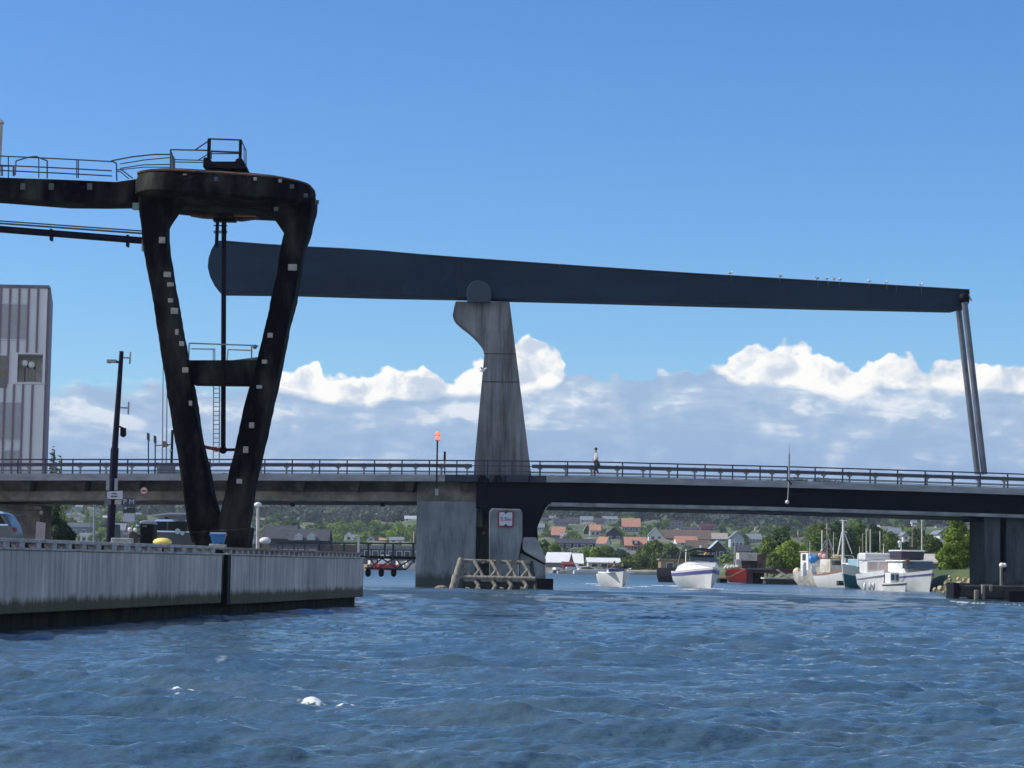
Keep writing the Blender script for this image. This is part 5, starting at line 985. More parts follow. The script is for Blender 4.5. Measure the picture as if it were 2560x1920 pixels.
pt(MB().loft(hull_rings(6.4, 2.2, 1.15, 1.1, grow=.04, za=1.05, zb=1.15)), 'rubbing_strake', mat('varnished_strake', (.35, .20, .12), .6))
ms = MB(); Ym = 205
ms.bar(P(2107, 1410, Ym), P(2108, 1300, Ym), .14, 10, .09).build('mast', M_white, b_, smooth=True)
ms = MB().bar(P(2100, 1301, Ym), P(2118, 1302, Ym), .04, 6).bar(P(2094, 1388, Ym), P(2105, 1330, Ym), .055, 6).bar(P(2130, 1384, Ym), P(2112, 1334, Ym), .055, 6).bar(P(2108, 1328, Ym), P(2118, 1331, Ym), .06, 6).bar(P(2133, 1390, Ym), P(2145, 1425, Ym), .04, 6); ms.build('stays', M_white, b_)
MB().bar(P(2108, 1388, Ym), P(2132, 1390, Ym), .045, 6).build('boom', M_offwhite, b_)
q = thing('landing_float', P(2110, 1460, 199), 'small dark brown float moored under the bow of the tall masted fishing boat', 'float'); MB().pb(2096, 1452, 2122, 1464, 199, 1.2).build('box', M_timberdark, q, bevel=.03); MB().bar(P(2103, 1453, 198.9), P(2117, 1463, 198.9), .04, 5).build('rope', M_timber, q)
b_, pt, c = boat(2144, 1471, 196, 'motorboat', 'small motorboat with a teal lower hull and white rails beside the twin cruisers', 'motorboat', 6.0, 2.2, 1.6, R(-125), M_gel, rise=.5)
pt(MB().loft(hull_rings(6.0, 2.2, 1.6, .5, grow=.03, za=-.2, zb=.75)), 'teal_boot', mat('teal_paint', (.02, .13, .18), .4), smooth=True); pt(MB().box((-.3, 0, 2.15), (1.8, 1.3, .7)), 'cabin', mat('pale_teal_cabin', (.30, .48, .55), .5), bevel=.06)
pt(MB().bar((1.2, .6, 1.8), (1.2, .6, 2.9), .05, 6).bar((1.2, -.6, 1.8), (1.2, -.6, 2.6), .05, 6).bar((-1.2, .6, 1.8), (-1.2, .6, 2.8), .05, 6), 'rail_posts', M_white)
o = MB().bar(P(2167, 1418, 190), P(2168, 1378, 190), .14, 10, .06).build('rolled_parasol', mat('pale_mint', (.65, .75, .62), .7), origin=P(2167, 1418, 190), smooth=True); tag(o, 'rolled pale green parasol standing on the deck left of the white fly bridge cruiser', 'parasol')
# twin cruisers
b_, pt, c = boat(2192, 1477, 181, 'cabin_cruiser', 'bulky white fly bridge cruiser with pinkish cabin curtains, left of the black topped cruiser', 'cabin cruiser', 6.4, 2.35, 1.25, R(-88), rise=.35)
pt(MB().box((-.9, 0, 1.85), (3.0, 1.9, 1.0)), 'cabin', M_gel, bevel=.1); pt(MB().box((.63, -.45, 1.9), (.04, .7, .6)).box((.63, .45, 1.9), (.04, .7, .6)), 'curtained_window', mat('pinkish_curtain', (.60, .48, .44), .5)); pt(MB().box((-1.1, 0, 2.65), (2.8, 2.1, .6)), 'fly_bridge', M_gel, bevel=.12)
pt(MB().loft(hull_rings(6.4, 2.35, 1.25, .35, grow=.03, za=.8, zb=.88)), 'rubbing_strip', M_wallgrey)
MB().ball(P(2189, 1386, 181), .15).ball(P(2198, 1391, 181), .15).build('deck_lamp', mat('cream_lamp', (.85, .82, .62), .4), b_, smooth=True); MB().pb(2200, 1389, 2232, 1400, 184, 1.4).build('folded_cover', mat('teal_grey_cover', (.12, .17, .18), .8), b_)
pt(MB().tube([(4.0,0,2.5),(2.6,-1.1,2.35),(.6,-1.4,2.2)], .025, 6).tube([(4.0,0,2.5),(2.6,1.1,2.35),(.6,1.4,2.2)], .025, 6), 'bow_rail', M_chrome)
for x_ in (2162, 2175, 2184): MB().ball(P(x_, 1466, 178), .16, 8, 6, (.8, .8, 1.9)).build('hanging_fender', M_white, b_, smooth=True)
b_, pt, c = boat(2285, 1480, 178, 'cabin_cruiser', 'white cruiser with a black windowed upper canopy moored beside the rock pile', 'cabin cruiser', 7.0, 2.6, 1.25, R(-76), mat('aged_gelcoat', (.62, .65, .64), .35, var=.15), rise=.4, stripe=(M_bluestripe, .95, 1.02))
pt(MB().box((-1.0, 0, 1.8), (3.4, 2.1, .9)), 'cabin', M_gel, bevel=.1); pt(MB().prism([(.5,1.75),(1.6,1.75),(.75,2.35),(.5,2.35)], -1.2, 2.4), 'windscreen', M_glass); pt(MB().box((-1.0, 0, 2.34), (3.7, 2.4, .12)), 'cabin_roof', M_gel, bevel=.05)
pt(MB().box((-1.4, 0, 2.78), (2.3, 1.9, .65)), 'canopy_windows', mat('black_canopy', (.025, .022, .04), .35), bevel=.08); pt(MB().box((-1.4, 0, 3.14), (2.5, 2.05, .12)), 'hard_top', M_gel, bevel=.06); pt(MB().box((.95, -.95, 2.1), (.1, .3, .8)), 'varnished_door', mat('varnish_red', (.28, .09, .05), .4), bevel=.04)
pt(MB().bar((-1, -.8, 3.4), (-1, -.8, 3.75), .05, 6).ball((-1, -.8, 3.8), .14), 'horn', M_gel, smooth=True)
b_, pt, c = boat(2243, 1478, 173, 'motorboat', 'low white tender with two black window panes moored between the twin cruisers', 'motorboat', 2.6, 1.1, .6, R(-66), rise=.15, stripe=(M_walldark, .42, .5)); pt(MB().box((-.7, 0, 1.0), (.8, .8, .8)), 'cabin', M_gel, bevel=.06); pt(MB().box((-.28, -.2, 1.05), (.04, .26, .45)).box((-.28, .18, 1.05), (.04, .26, .45)), 'window', M_glass)
# sailing boats further up the marina: mostly their masts show
for k, (x_, y0, Yq, lab) in enumerate(((1995,1326,300,'short pale mast leftmost above the green bank trees'),(2157,1333,285,'brownish mast left of the pair of pale masts'),(2166,1325,300,'pale mast with green tint right of the brownish mast'),(2176,1323,310,'thick pale blue mast in the middle of the marina'),(2200,1328,300,'single thin pale mast behind the white fly bridge cruiser'),(2305,1300,240,'very tall thin mast behind the black topped cruiser'),(2281,1318,320,'faint brown mast left of the very tall thin mast'))):
    q = P(x_, 1430, Yq); q.z = max(0.2, float(tz(q.x, Yq))) + .9 if False else .2
    sb = thing('sailing_boat', q, 'sailing boat: ' + lab, 'sailing boat', 'sailing boats whose masts stand over the marina')
    MB().loft(hull_rings(7.5, 2.4, 1.0, .3)).xf(q + Vector((0, 0, .0)), R(-80 + k * 9)).build('hull', M_gel, sb, smooth=True); MB().bar(q + Vector((0, 0, .8)), P(x_, y0, Yq), .11, 8, .08).build('mast', M_walltan if k in (1, 6) else M_offwhite, sb); MB().bar(q + Vector((0, 0, 1.8)), q + Vector((1.2, -1.8, 1.9)), .07, 6).build('boom', M_galv, sb)

# life rings, extra masts, whip aerials and mooring lines among the moored boats
for x0, y0, x1, y1, Yq, nm_, lab in ((2016,1442,1996,1456,216,'mooring_line','sagging mooring line off the stern of the blue topped boat'),(2128,1440,2150,1468,198,'mooring_line','mooring line from the raised bow of the tall masted boat'),(2236,1442,2262,1470,174,'mooring_line','mooring line between the two white cruisers')):
    o = MB().tube([P(x0, y0, Yq), P((x0 + x1) / 2, (y0 + y1) / 2 + 4, Yq), P(x1, y1, Yq)], .03, 5).build(nm_, M_timber, origin=P(x0, y0, Yq)); tag(o, lab, 'rope')
for x_, yb_, yt_, Yq, lab in ((2024,1410,1352,221,'thin white aerial on the stern of the blue topped boat'),(2148,1432,1366,196,'slim white pole on the teal hulled boat'),(2252,1402,1352,179,'whip aerial between the roofs of the twin cruisers'),(2208,1396,1360,181,'short whip aerial on the fly bridge'),(2083,1404,1330,223,'pale pole between the lattice mast and the tall white mast')):
    o = MB().bar(P(x_, yb_, Yq), P(x_ + 1, yt_, Yq), .045, 6, .02).build('aerial', M_white, origin=P(x_, yb_, Yq)); tag(o, lab, 'aerial')
# rocks on the right bank
rk = [(2352,1470,8),(2366,1458,6),(2371,1472,7),(2384,1466,8),(2376,1450,5),(2392,1477,6),(2399,1460,11),(2412,1448,7),(2415,1470,9),(2430,1455,12),(2432,1475,9),(2385,1479,5),(2360,1480,4),(2403,1481,6),(2420,1483,6),(2338,1474,6),(2445,1465,10),(2456,1478,9),(2374,1441,4),(2395,1446,5),(2450,1450,9)]
for k, (x_, y_, r_) in enumerate(rk):
    Yq = 163 + (1480 - y_) * .18; c = P(x_, y_, Yq); s_ = r_ * Yq / F * 1.05; b = bmesh.new(); bmesh.ops.create_icosphere(b, subdivisions=2, radius=s_)
    rr_ = random.Random(k); pl = [(Vector((rr_.uniform(-1,1), rr_.uniform(-1,1), rr_.uniform(-1,1))).normalized(), rr_.uniform(.55,.85) * s_) for _ in range(9)]
    for v in b.verts:
        v.co.x *= 1.25
        for nn_, dd in pl:
            ex = v.co.dot(nn_) - dd
            if ex > 0: v.co -= nn_ * ex
    me = bpy.data.meshes.new('boulder'); b.to_mesh(me); b.free(); me.materials.append(M_rock); o = bpy.data.objects.new('boulder', me); COL.objects.link(o); o.location = c; o.rotation_euler = (rr_.random(), rr_.random(), rr_.random() * 6)
    tag(o, 'sandy pink granite boulder in the rock pile by the right hand bridge columns', 'boulder', 'boulders of the rock pile by the bridge columns')

# ------------------------------------------------------------------ houses
HR = []
def house(x0, x1, yt, yb, lab, roofm, wallm, kind='side', rf=.55, depth=8, Y=None, wins=2, yaw=0, chim=False, nm='house', base=None):
    xm = (x0 + x1) / 2; HR.append((x0, x1, yt, yb))
    if Y is None: g_ = ground_at(xm, yb); Y = g_.y
    A = P(x0, yb, Y); B_ = P(x1, yb, Y); w_ = (B_ - A).length; c = P(xm, yb, Y); H = P(xm, yt, Y).z - c.z; hr_ = H * rf; hw = H - hr_
    r_ = thing(nm, (c.x, c.y, c.z), lab, 'house' if nm == 'house' else nm.replace('_', ' ')); ov = .35
    def bd(b, n_, m_, par=r_, **k): b.xf((c.x, c.y, c.z), yaw); return b.build(n_, m_, par, **k)
    bd(MB().box((0, depth / 2, hw / 2 - .75), (w_ - 2 * ov, depth, hw + 1.5)), 'wall', wallm)
    if kind == 'side':
        rp_ = MB(); y0, y1, ym = -ov, depth + ov, depth / 2; hx = w_ / 2
        rp_.add([(-hx, y0, hw - .05), (hx, y0, hw - .05), (hx, ym, H), (-hx, ym, H), (-hx, y1, hw - .05), (hx, y1, hw - .05), (-hx, y0, hw - .2), (hx, y0, hw - .2), (hx, ym, H - .2), (-hx, ym, H - .2), (-hx, y1, hw - .2), (hx, y1, hw - .2)], [(0,1,2,3),(3,2,5,4),(6,9,8,7),(9,10,11,8),(0,6,7,1),(4,5,11,10),(0,3,9,6),(3,4,10,9),(1,7,8,2),(2,8,11,5)])
        rr2 = bd(rp_, 'roof', roofm); bd(MB().add([(-hx + ov, .05, hw - .1), (-hx + ov, depth - .05, hw - .1), (-hx + ov, ym, H - .25)], [(0,1,2)]).add([(hx - ov, .05, hw - .1), (hx - ov, depth - .05, hw - .1), (hx - ov, ym, H - .25)], [(0,1,2)]), 'gable', wallm, fixn=False)
    elif kind == 'gable':
        rp_ = MB(); hx = w_ / 2; y0, y1 = -.5, depth + .4; th = .22
        rp_.add([(-hx, y0, hw), (0, y0, H), (hx, y0, hw), (-hx, y1, hw), (0, y1, H), (hx, y1, hw), (-hx, y0, hw - th), (0, y0, H - th * 1.3), (hx, y0, hw - th), (-hx, y1, hw - th), (0, y1, H - th * 1.3), (hx, y1, hw - th)], [(0,1,4,3),(1,2,5,4),(6,9,10,7),(7,10,11,8),(0,6,7,1),(1,7,8,2),(3,4,10,9),(4,5,11,10),(0,3,9,6),(2,8,11,5)])
        rr2 = bd(rp_, 'roof', roofm); bd(MB().prism([(-hx + ov, hw - .1), (hx - ov, hw - .1), (0, H - .3)], 0, depth), 'gable', wallm)
    else:
        rr2 = bd(MB().box((0, depth / 2, hw + hr_ / 2), (w_, depth + .5, hr_)), 'roof', roofm)
    for k in range(wins):
        xx_ = (k + .5) / wins * (w_ - 1.4) - (w_ - 1.4) / 2; ww_ = min(1.3, (w_ - 1.4) / wins * .6); hh_ = min(1.3, hw * .5)
        if hw > .8: f_ = bd(MB().box((xx_, -.03, hw * .52), (ww_ + .25, .08, hh_ + .25)), 'window', M_wallw if wallm is not M_wallw else M_wallblue); bd(MB().box((xx_, -.08, hw * .52), (ww_, .06, hh_)), 'pane', M_glass, par=f_)
    if chim: bd(MB().box((w_ * .18, depth / 2, H + .1), (.7, .6, 1.3)), 'chimney', M_tilered if roofm is M_slate else M_wallgrey, par=rr2)
    return r_
# right of the pier
house(1554,1602,1295,1330,'house with a large plain orange tiled roof edged in white, highest of the red roofs',M_tilered,M_wallgrey,rf=.62,wins=3,depth=9)
house(1473,1503,1310,1342,'pale green house with an orange tiled roof right of the white triangular gable',M_tilered,M_wallblue,rf=.5,wins=2,chim=True)
house(1458,1478,1309,1332,'narrow white triangular gable with a dark green front left of the orange roof',M_wallw,mat('bottle_green', (.05, .09, .06), .8),'gable',rf=.75,wins=0,depth=3)
house(1377,1414,1316,1345,'house with a faded orange stepped roof at the left above the black long house',M_tilered,M_wallgrey,rf=.75,wins=1)
house(1400,1422,1331,1348,'low pinkish grey roofed annex right of the faded orange roof',mat('pink_grey_roof', (.34, .26, .25), .8, var=.2),M_wallw,rf=.6,wins=1)
house(1389,1490,1346,1372,'long black stained house with a slate roof and bright window bands',M_slate,M_walldark,rf=.45,wins=5,depth=10)
house(1489,1516,1341,1368,'small house with a steep orange roof and white base right of the long black house',M_tilered,M_wallw,rf=.65,wins=1,depth=7,yaw=R(-20),chim=True)
house(1512,1558,1318,1354,'dark hip shaped house in shadow behind the steep orange roof',M_slate,M_walldark,'gable',rf=.5,wins=2,depth=9)
house(1560,1618,1342,1377,'dark red house with a broad orange roof and a dark arched dormer',M_tilered,M_wallred,rf=.62,wins=3,depth=9)
g_ = P(1590, 1356, ground_at(1590, 1377).y - .2); o = MB().box(g_ + Vector((0, .9, 0)), (2.6, 1.8, 1.4)).build('dormer', M_walldark, origin=g_); tag(o, 'dark arched dormer with a white window on the broad orange roof', 'dormer')
MB().box((g_.x, g_.y - .05, g_.z), (1.2, .1, .9)).build('dormer_window', M_wallw, o)
house(1620,1660,1318,1352,'bright white house with a grey pitched roof above the leafy shore trees',M_greyroof,M_wallw,'gable',rf=.6,wins=2,depth=9)
house(1650,1706,1324,1350,'wide brown roofed house beside the bright white gable',M_tilebrown,M_wallgrey,rf=.8,wins=2)
house(1697,1779,1324,1352,'very wide low brown tiled roof in the middle of the hillside village',M_tilebrown,M_wallgrey,rf=.85,wins=4,depth=10)
house(1769,1821,1332,1355,'beige roofed house with a dark central gable right of the wide brown roof',mat('beige_roof', (.40, .36, .30), .8, var=.2),M_wallgrey,rf=.65,wins=3)
house(1785,1808,1336,1354,'dark shadowed gable porch in front of the beige roofed house',M_slate,M_walldark,'gable',rf=.55,wins=1,depth=3)
house(1690,1748,1340,1364,'house with a bright orange roof and white left gable above the tan shed',M_tilered,M_wallw,rf=.7,wins=2,yaw=R(8))
house(1681,1698,1345,1362,'white gable end at the left of the bright orange roof above the tan shed',M_wallw,M_wallw,'gable',rf=.55,wins=1,depth=5)
house(1716,1772,1350,1386,'dark brown roofed house behind the small white gable above the tan shed',M_tilebrown,M_walldark,rf=.8,wins=2)
house(1724,1753,1361,1382,'small bright white gable with one dark window above the tan shed',M_wallw,M_wallw,'gable',rf=.6,wins=1,depth=4)
house(1772,1818,1351,1396,'tall dark grey gabled house right of the small white gable',M_wallblue,M_walldark,'gable',rf=.5,wins=2,depth=9)
house(1824,1862,1328,1380,'tall pale blue timber house with stacked balconies behind the barge mast',M_greyroof,M_wallblue,'gable',rf=.32,wins=3,depth=9)
house(1866,1905,1334,1354,'grey roofed house right of the tall pale blue house',M_greyroof,M_wallgrey,rf=.7,wins=2)
house(1843,1880,1362,1384,'dark slate roofed house below the tall pale blue house',M_slate,M_walldark,rf=.7,wins=2)
house(1752,1792,1309,1322,'low dark red house high on the slope above the village',M_darkred,M_wallred,rf=.6,wins=3)
house(1672,1710,1298,1320,'grey house with a brown flat top high on the slope',M_tilebrown,M_wallgrey,'flat',rf=.15,wins=2)
house(1700,1750,1316,1328,'long low grey terrace below the flat topped grey house',M_slate,M_wallgrey,rf=.5,wins=4)
for (a, b2, c2, d2, lab, m_) in ((1345,1372,1293,1306,'dark roofed villa farthest left in the top row beside the bridge leg',M_slate),(1372,1400,1288,1302,'pale grey roofed villa second in the top row',M_greyroof),(1384,1422,1296,1314,'dark slate roofed villa in the top row with a shaded front',M_slate),(1412,1450,1292,1312,'black roofed wide villa in the middle of the top row',M_slate),(1450,1484,1290,1308,'grey roofed villa right of the black roofed one in the top row',M_greyroof),(1484,1512,1294,1309,'pale fronted villa near the right end of the top row',M_slate),(1506,1545,1290,1303,'pale grey roofed villa at the right end of the top row',M_greyroof),(1340,1362,1308,1326,'grey house half hidden behind the pivot leg of the bridge',M_greyroof)):
    house(a, b2, c2, d2, lab, m_, M_wallblue if m_ is M_greyroof else M_wallgrey, rf=.6, wins=3)
house(1530,1567,1369,1380,'long bright white flat box building above the shore trees',M_wallw,M_wallw,'flat',rf=.3,wins=0,depth=5); house(1566,1591,1377,1386,'smaller bright white flat box building stepped right of the longer one',M_wallw,M_wallw,'flat',rf=.3,wins=0,depth=5)
house(1412,1459,1373,1382,'row of pale sheds below the long black house',M_greyroof,M_offwhite,'flat',rf=.2,wins=4,depth=4)
# boat yard sheds
YS = 505
house(1360,1422,1380,1426,'big white roofed boatyard shed, left one of the pair beside the pier',M_whiteroof,M_wallgrey,rf=.55,wins=0,depth=14,Y=YS,yaw=R(-6),nm='boat_shed')
house(1408,1460,1383,1412,'sharp white roofed boatyard shed, right one of the pair beside the pier',M_whiteroof,mat('brown_shed_wall', (.12, .10, .08), .9),rf=.85,wins=0,depth=14,Y=YS + 22,nm='boat_shed')  # walls in one dark brown
house(1467,1553,1394,1424,'long pale boatyard building with a white roof left of the shore trees',M_whiteroof,M_offwhite,rf=.38,wins=3,depth=12,Y=YS + 10,nm='boat_shed')
house(1404,1436,1404,1424,'small red shed in front of the white roofed sheds',M_redp if False else M_wallred,mat('shed_red', (.38, .06, .05), .8),rf=.3,wins=0,depth=5,Y=495,nm='shed')
house(1648,1738,1397,1431,'long low tan shed with a flat roof on the sandy shore',M_walltan,M_walltan,'flat',rf=.12,wins=2,depth=10,Y=500,nm='shed')
house(1738,1796,1398,1430,'brown darker end of the shed row behind the cruiser canopy',M_tilebrown,M_tilebrown,'flat',rf=.12,wins=1,depth=10,Y=497,nm='shed')
# hillside left of the pier
for (a, b2, c2, d2, lab) in ((843,870,1281,1296,'white hilltop house farthest left in the bright row above the rocks'),(868,905,1280,1294,'pale long roofed hilltop house in the middle of the bright row above the rocks'),(904,958,1280,1296,'pale hip roofed hilltop house at the right of the bright row above the rocks'),(965,1012,1284,1300,'grey roofed hilltop house with a white wall left of the broad pier'),(1010,1042,1289,1303,'white box shaped hilltop house touching the broad pier')):
    house(a, b2, c2, d2, lab, mat('pale_hill_roof', (.42, .47, .52), .6, var=.15), M_wallw, rf=.55, wins=3)
house(858,886,1327,1352,'white gabled villa on the slope behind the footbridge',M_greyroof,M_wallw,'gable',rf=.5,wins=1); house(880,902,1336,1352,'pale wing beside the white gabled villa behind the footbridge',M_greyroof,M_wallw,rf=.5,wins=2)
house(915,938,1338,1352,'small pale gable above the footbridge rail',M_greyroof,M_wallw,'gable',rf=.6,wins=1); house(946,966,1344,1356,'tiny house with an orange roof above the footbridge rail',M_tilered,M_walltan,rf=.5,wins=1)
house(972,1010,1342,1358,'white and grey house beside the tiny orange roof above the footbridge rail',M_greyroof,M_wallw,rf=.5,wins=2)
house(655,740,1312,1352,'large dark slate roof right of the white wooden post',M_slate,M_walldark,rf=.85,wins=0,depth=12,Y=560); house(720,822,1322,1356,'dark slate roof with two pale dormers above the quay rail',M_slate,M_walldark,rf=.85,wins=0,depth=12,Y=552)
for x_, lab in ((746, 'left pale gabled dormer on the dark slate roof above the quay rail'), (778, 'right pale gabled dormer on the dark slate roof above the quay rail')): o = MB().pp([(x_ - 10,1350),(x_ - 9,1338),(x_ - 1,1333),(x_ + 8,1338),(x_ + 9,1350)], 550.5, 3).build('dormer', mat('pale_grey_gable', (.46, .50, .54), .7), origin=P(x_, 1350, 550)); tag(o, lab, 'dormer')
house(620,640,1316,1338,'white gable house peeping out beside the crane foot',M_greyroof,M_wallw,'gable',rf=.4,wins=1,Y=580); house(618,655,1336,1372,'dark house below the white gable beside the crane foot',M_slate,M_walldark,rf=.5,wins=0,Y=540)
house(900,1036,1364,1396,'long dark grey waterfront warehouse behind the footbridge railing',M_greyroof,mat('warehouse_grey', (.10, .115, .14), .8, var=.3),'flat',rf=.28,wins=6,depth=12,Y=498,nm='warehouse'); house(800,900,1362,1400,'low grey brown waterfront warehouse left part behind the footbridge railing',M_tilebrown,mat('warehouse_grey2', (.12, .12, .13), .8),'flat',rf=.4,wins=4,depth=12,Y=505,nm='warehouse'); house(665,800,1356,1400,'dim blue grey waterfront warehouse nearest the blue tub',M_slate,mat('warehouse_grey2', (.12, .12, .13), .8),'flat',rf=.2,wins=5,depth=12,Y=500,nm='warehouse')
house(148,224,1307,1340,'modern pale house with a broad framed flat roof under the bridge at left',mat('lilac_grey_roof', (.40, .42, .46), .6),mat('blue_grey_glass_wall', (.12, .16, .24), .4),'flat',rf=.3,wins=3,depth=9); house(198,236,1332,1356,'low white annex right of the modern flat roofed house',M_whiteroof,M_wallw,'flat',rf=.3,wins=2,depth=6); house(283,312,1308,1352,'grey house wall behind the street lamp pole',mat('grey_violet_roof', (.20, .20, .24), .8),mat('grey_violet_roof', (.20, .20, .24), .8),rf=.4,wins=0)
# right bank bits
house(2309,2362,1384,1412,'boathouse with a pale sloping roof beside the bright green tree',mat('pale_canopy', (.46, .44, .38), .8, var=.2),M_walltan,rf=.7,wins=1,depth=5,Y=205,nm='boathouse',yaw=R(-12)); house(2105,2200,1396,1420,'long low dark roofed boathouse behind the tall masted fishing boat',M_slate,M_wallgrey,rf=.4,wins=0,depth=6,Y=262,nm='boathouse')
house(2344,2368,1325,1352,'white balconied house partly hidden by the bright green tree',M_greyroof,M_wallw,'gable',rf=.3,wins=2,Y=420); house(2255,2275,1330,1352,'small white gable among the dark trees above the twin cruisers',M_greyroof,M_wallw,'gable',rf=.4,wins=1,Y=700); house(2222,2256,1318,1340,'grey roofed house left of the small white gable above the marina',M_greyroof,M_wallgrey,rf=.7,wins=1,Y=900); house(2035,2095,1340,1362,'pale rail fenced balcony house among the bank trees behind the lattice mast',M_offwhite,mat('moss_wall', (.14, .18, .12), .8),'flat',rf=.14,wins=3,depth=6,Y=420)

# small pale houses scattered over the upper slope, alike at this distance
rh = random.Random(5); kk_ = 0; PH = []
for tries in range(900):
    if kk_ >= 30: break
    za = rh.choice(((1380, 1960, 1294, 1318), (2180, 2340, 1300, 1330), (640, 860, 1286, 1312), (130, 420, 1272, 1300), (1560, 1900, 1296, 1345)))
    x_ = rh.uniform(za[0], za[1]); y_ = rh.uniform(za[2], za[3]); w2_ = rh.uniform(14, 26)
    if any(a - 3 < x_ + w2_ and x_ < b2 + 3 and c2 - 3 < y_ < d2 + 12 for a, b2, c2, d2 in HR): continue
    q = house(x_, x_ + w2_, y_ - rh.uniform(9, 13), y_, 'small pale house among trees on the upper slope of the far hillside', rh.choice((M_greyroof, M_slate, M_tilebrown, mat('pale_hill_roof', (.42, .47, .52), .6))), rh.choice((M_wallw, M_offwhite, M_wallblue)), rh.choice(('side', 'side', 'gable')), rf=.5, wins=2, depth=7)
    q['group'] = 'small pale houses scattered over the upper slope'; kk_ += 1
# ------------------------------------------------------------------ trees
def crown_mesh(nm, w_, h_, nleaf, ls, seed, mt, shape='round', lobes=9):
    rs_ = np.random.RandomState(seed); cs = []
    for k in range(lobes):
        a = rs_.rand() * 6.28; t_ = (k + .5) / lobes
        if shape == 'round': z = h_ * (.12 + .76 * t_); rad = w_ / 2 * math.sin(math.pi * min(.96, .22 + t_ * .72)) ** .8; q = rad * .55 * (.5 + .5 * rs_.rand()); s_ = rad * .62
        elif shape == 'cone': z = h_ * (.04 + .9 * t_); rad = w_ / 2 * (1 - t_) + .12; q = rad * .35; s_ = rad * .75
        else: z = h_ * (.1 + .6 * rs_.rand()); q = w_ * .34 * rs_.rand() ** .5; s_ = w_ * .2
        cs.append((q * math.cos(a), q * math.sin(a), z, s_, s_ * (.75 if shape != 'cone' else .6)))
    cs = np.array(cs); wt = cs[:, 3] ** 2; pk = rs_.choice(len(cs), nleaf, p=wt / wt.sum()); d = rs_.normal(size=(nleaf, 3)); d /= np.linalg.norm(d, axis=1)[:, None]
    rr_ = (.62 + .42 * rs_.rand(nleaf) ** .7)[:, None]; c = cs[pk, :3] + d * rr_ * np.stack([cs[pk, 3], cs[pk, 3], cs[pk, 4]], 1)
    # twig clumps: snap to coarse clusters so that gaps open up
    nrm = d + rs_.normal(size=(nleaf, 3)) * .6; nrm /= np.linalg.norm(nrm, axis=1)[:, None]
    t1 = np.cross(nrm, rs_.normal(size=(nleaf, 3))); t1 /= np.linalg.norm(t1, axis=1)[:, None]; t2 = np.cross(nrm, t1)
    s_ = (ls * (.6 + .8 * rs_.rand(nleaf)))[:, None]
    v = np.stack([c - t1 * s_ * .5, c - t2 * s_ * .32 + nrm * s_ * .1, c + t1 * s_ * .5, c + t2 * s_ * .32 + nrm * s_ * .1], 1).reshape(-1, 3)
    me = bpy.data.meshes.new(nm); me.from_pydata(v.tolist(), [], np.arange(nleaf * 4).reshape(-1, 4).tolist()); me.materials.append(mt); return me
def trunk_mb(h_, w_, seed, cone=False):
    rs_ = random.Random(seed); b = MB(); top = h_ * (.9 if cone else .6); r_ = max(.07, h_ * .022); b.bar((0, 0, -1.5), (0, 0, top * .5), r_, 8, r_ * .75); b.bar((0, 0, top * .5), (rs_.uniform(-.2, .2), 0, top), r_ * .75, 7, r_ * .3)
    if not cone:
        for k in range(6): a = k * 1.05 + rs_.random(); z = h_ * (.28 + .06 * k); b.bar((0, 0, z), (math.cos(a) * w_ * .3, math.sin(a) * w_ * .3, z + h_ * .2), r_ * .45, 5, r_ * .15)
    return b
def tree(px, yt, yb, w_px, Y, lab, mt=LF_mid, nleaf=1500, shape='round', seed=1, lobes=11, nm='tree', dens=1.0, group=None, low=.1):
    c = P(px, yb, Y); h_ = (P(px, yt, Y).z - c.z); w_ = w_px * Y / F; r_ = thing(nm, (c.x, c.y, c.z), lab, nm.replace('_', ' '), group)
    ls = max(.22, 2.6 * Y / 2276); me = crown_mesh('crown', w_, h_ * (1 - low * .5), int(nleaf * dens), ls, seed, mt, shape, lobes); o = bpy.data.objects.new('crown', me); COL.objects.link(o); o.parent = r_; o.location = (0, 0, h_ * low * .5)
    b = trunk_mb(h_, w_, seed, shape == 'cone'); b.v = [tuple(Vector(v) + c) for v in b.v]; b.build('trunk', M_bark, r_); return r_
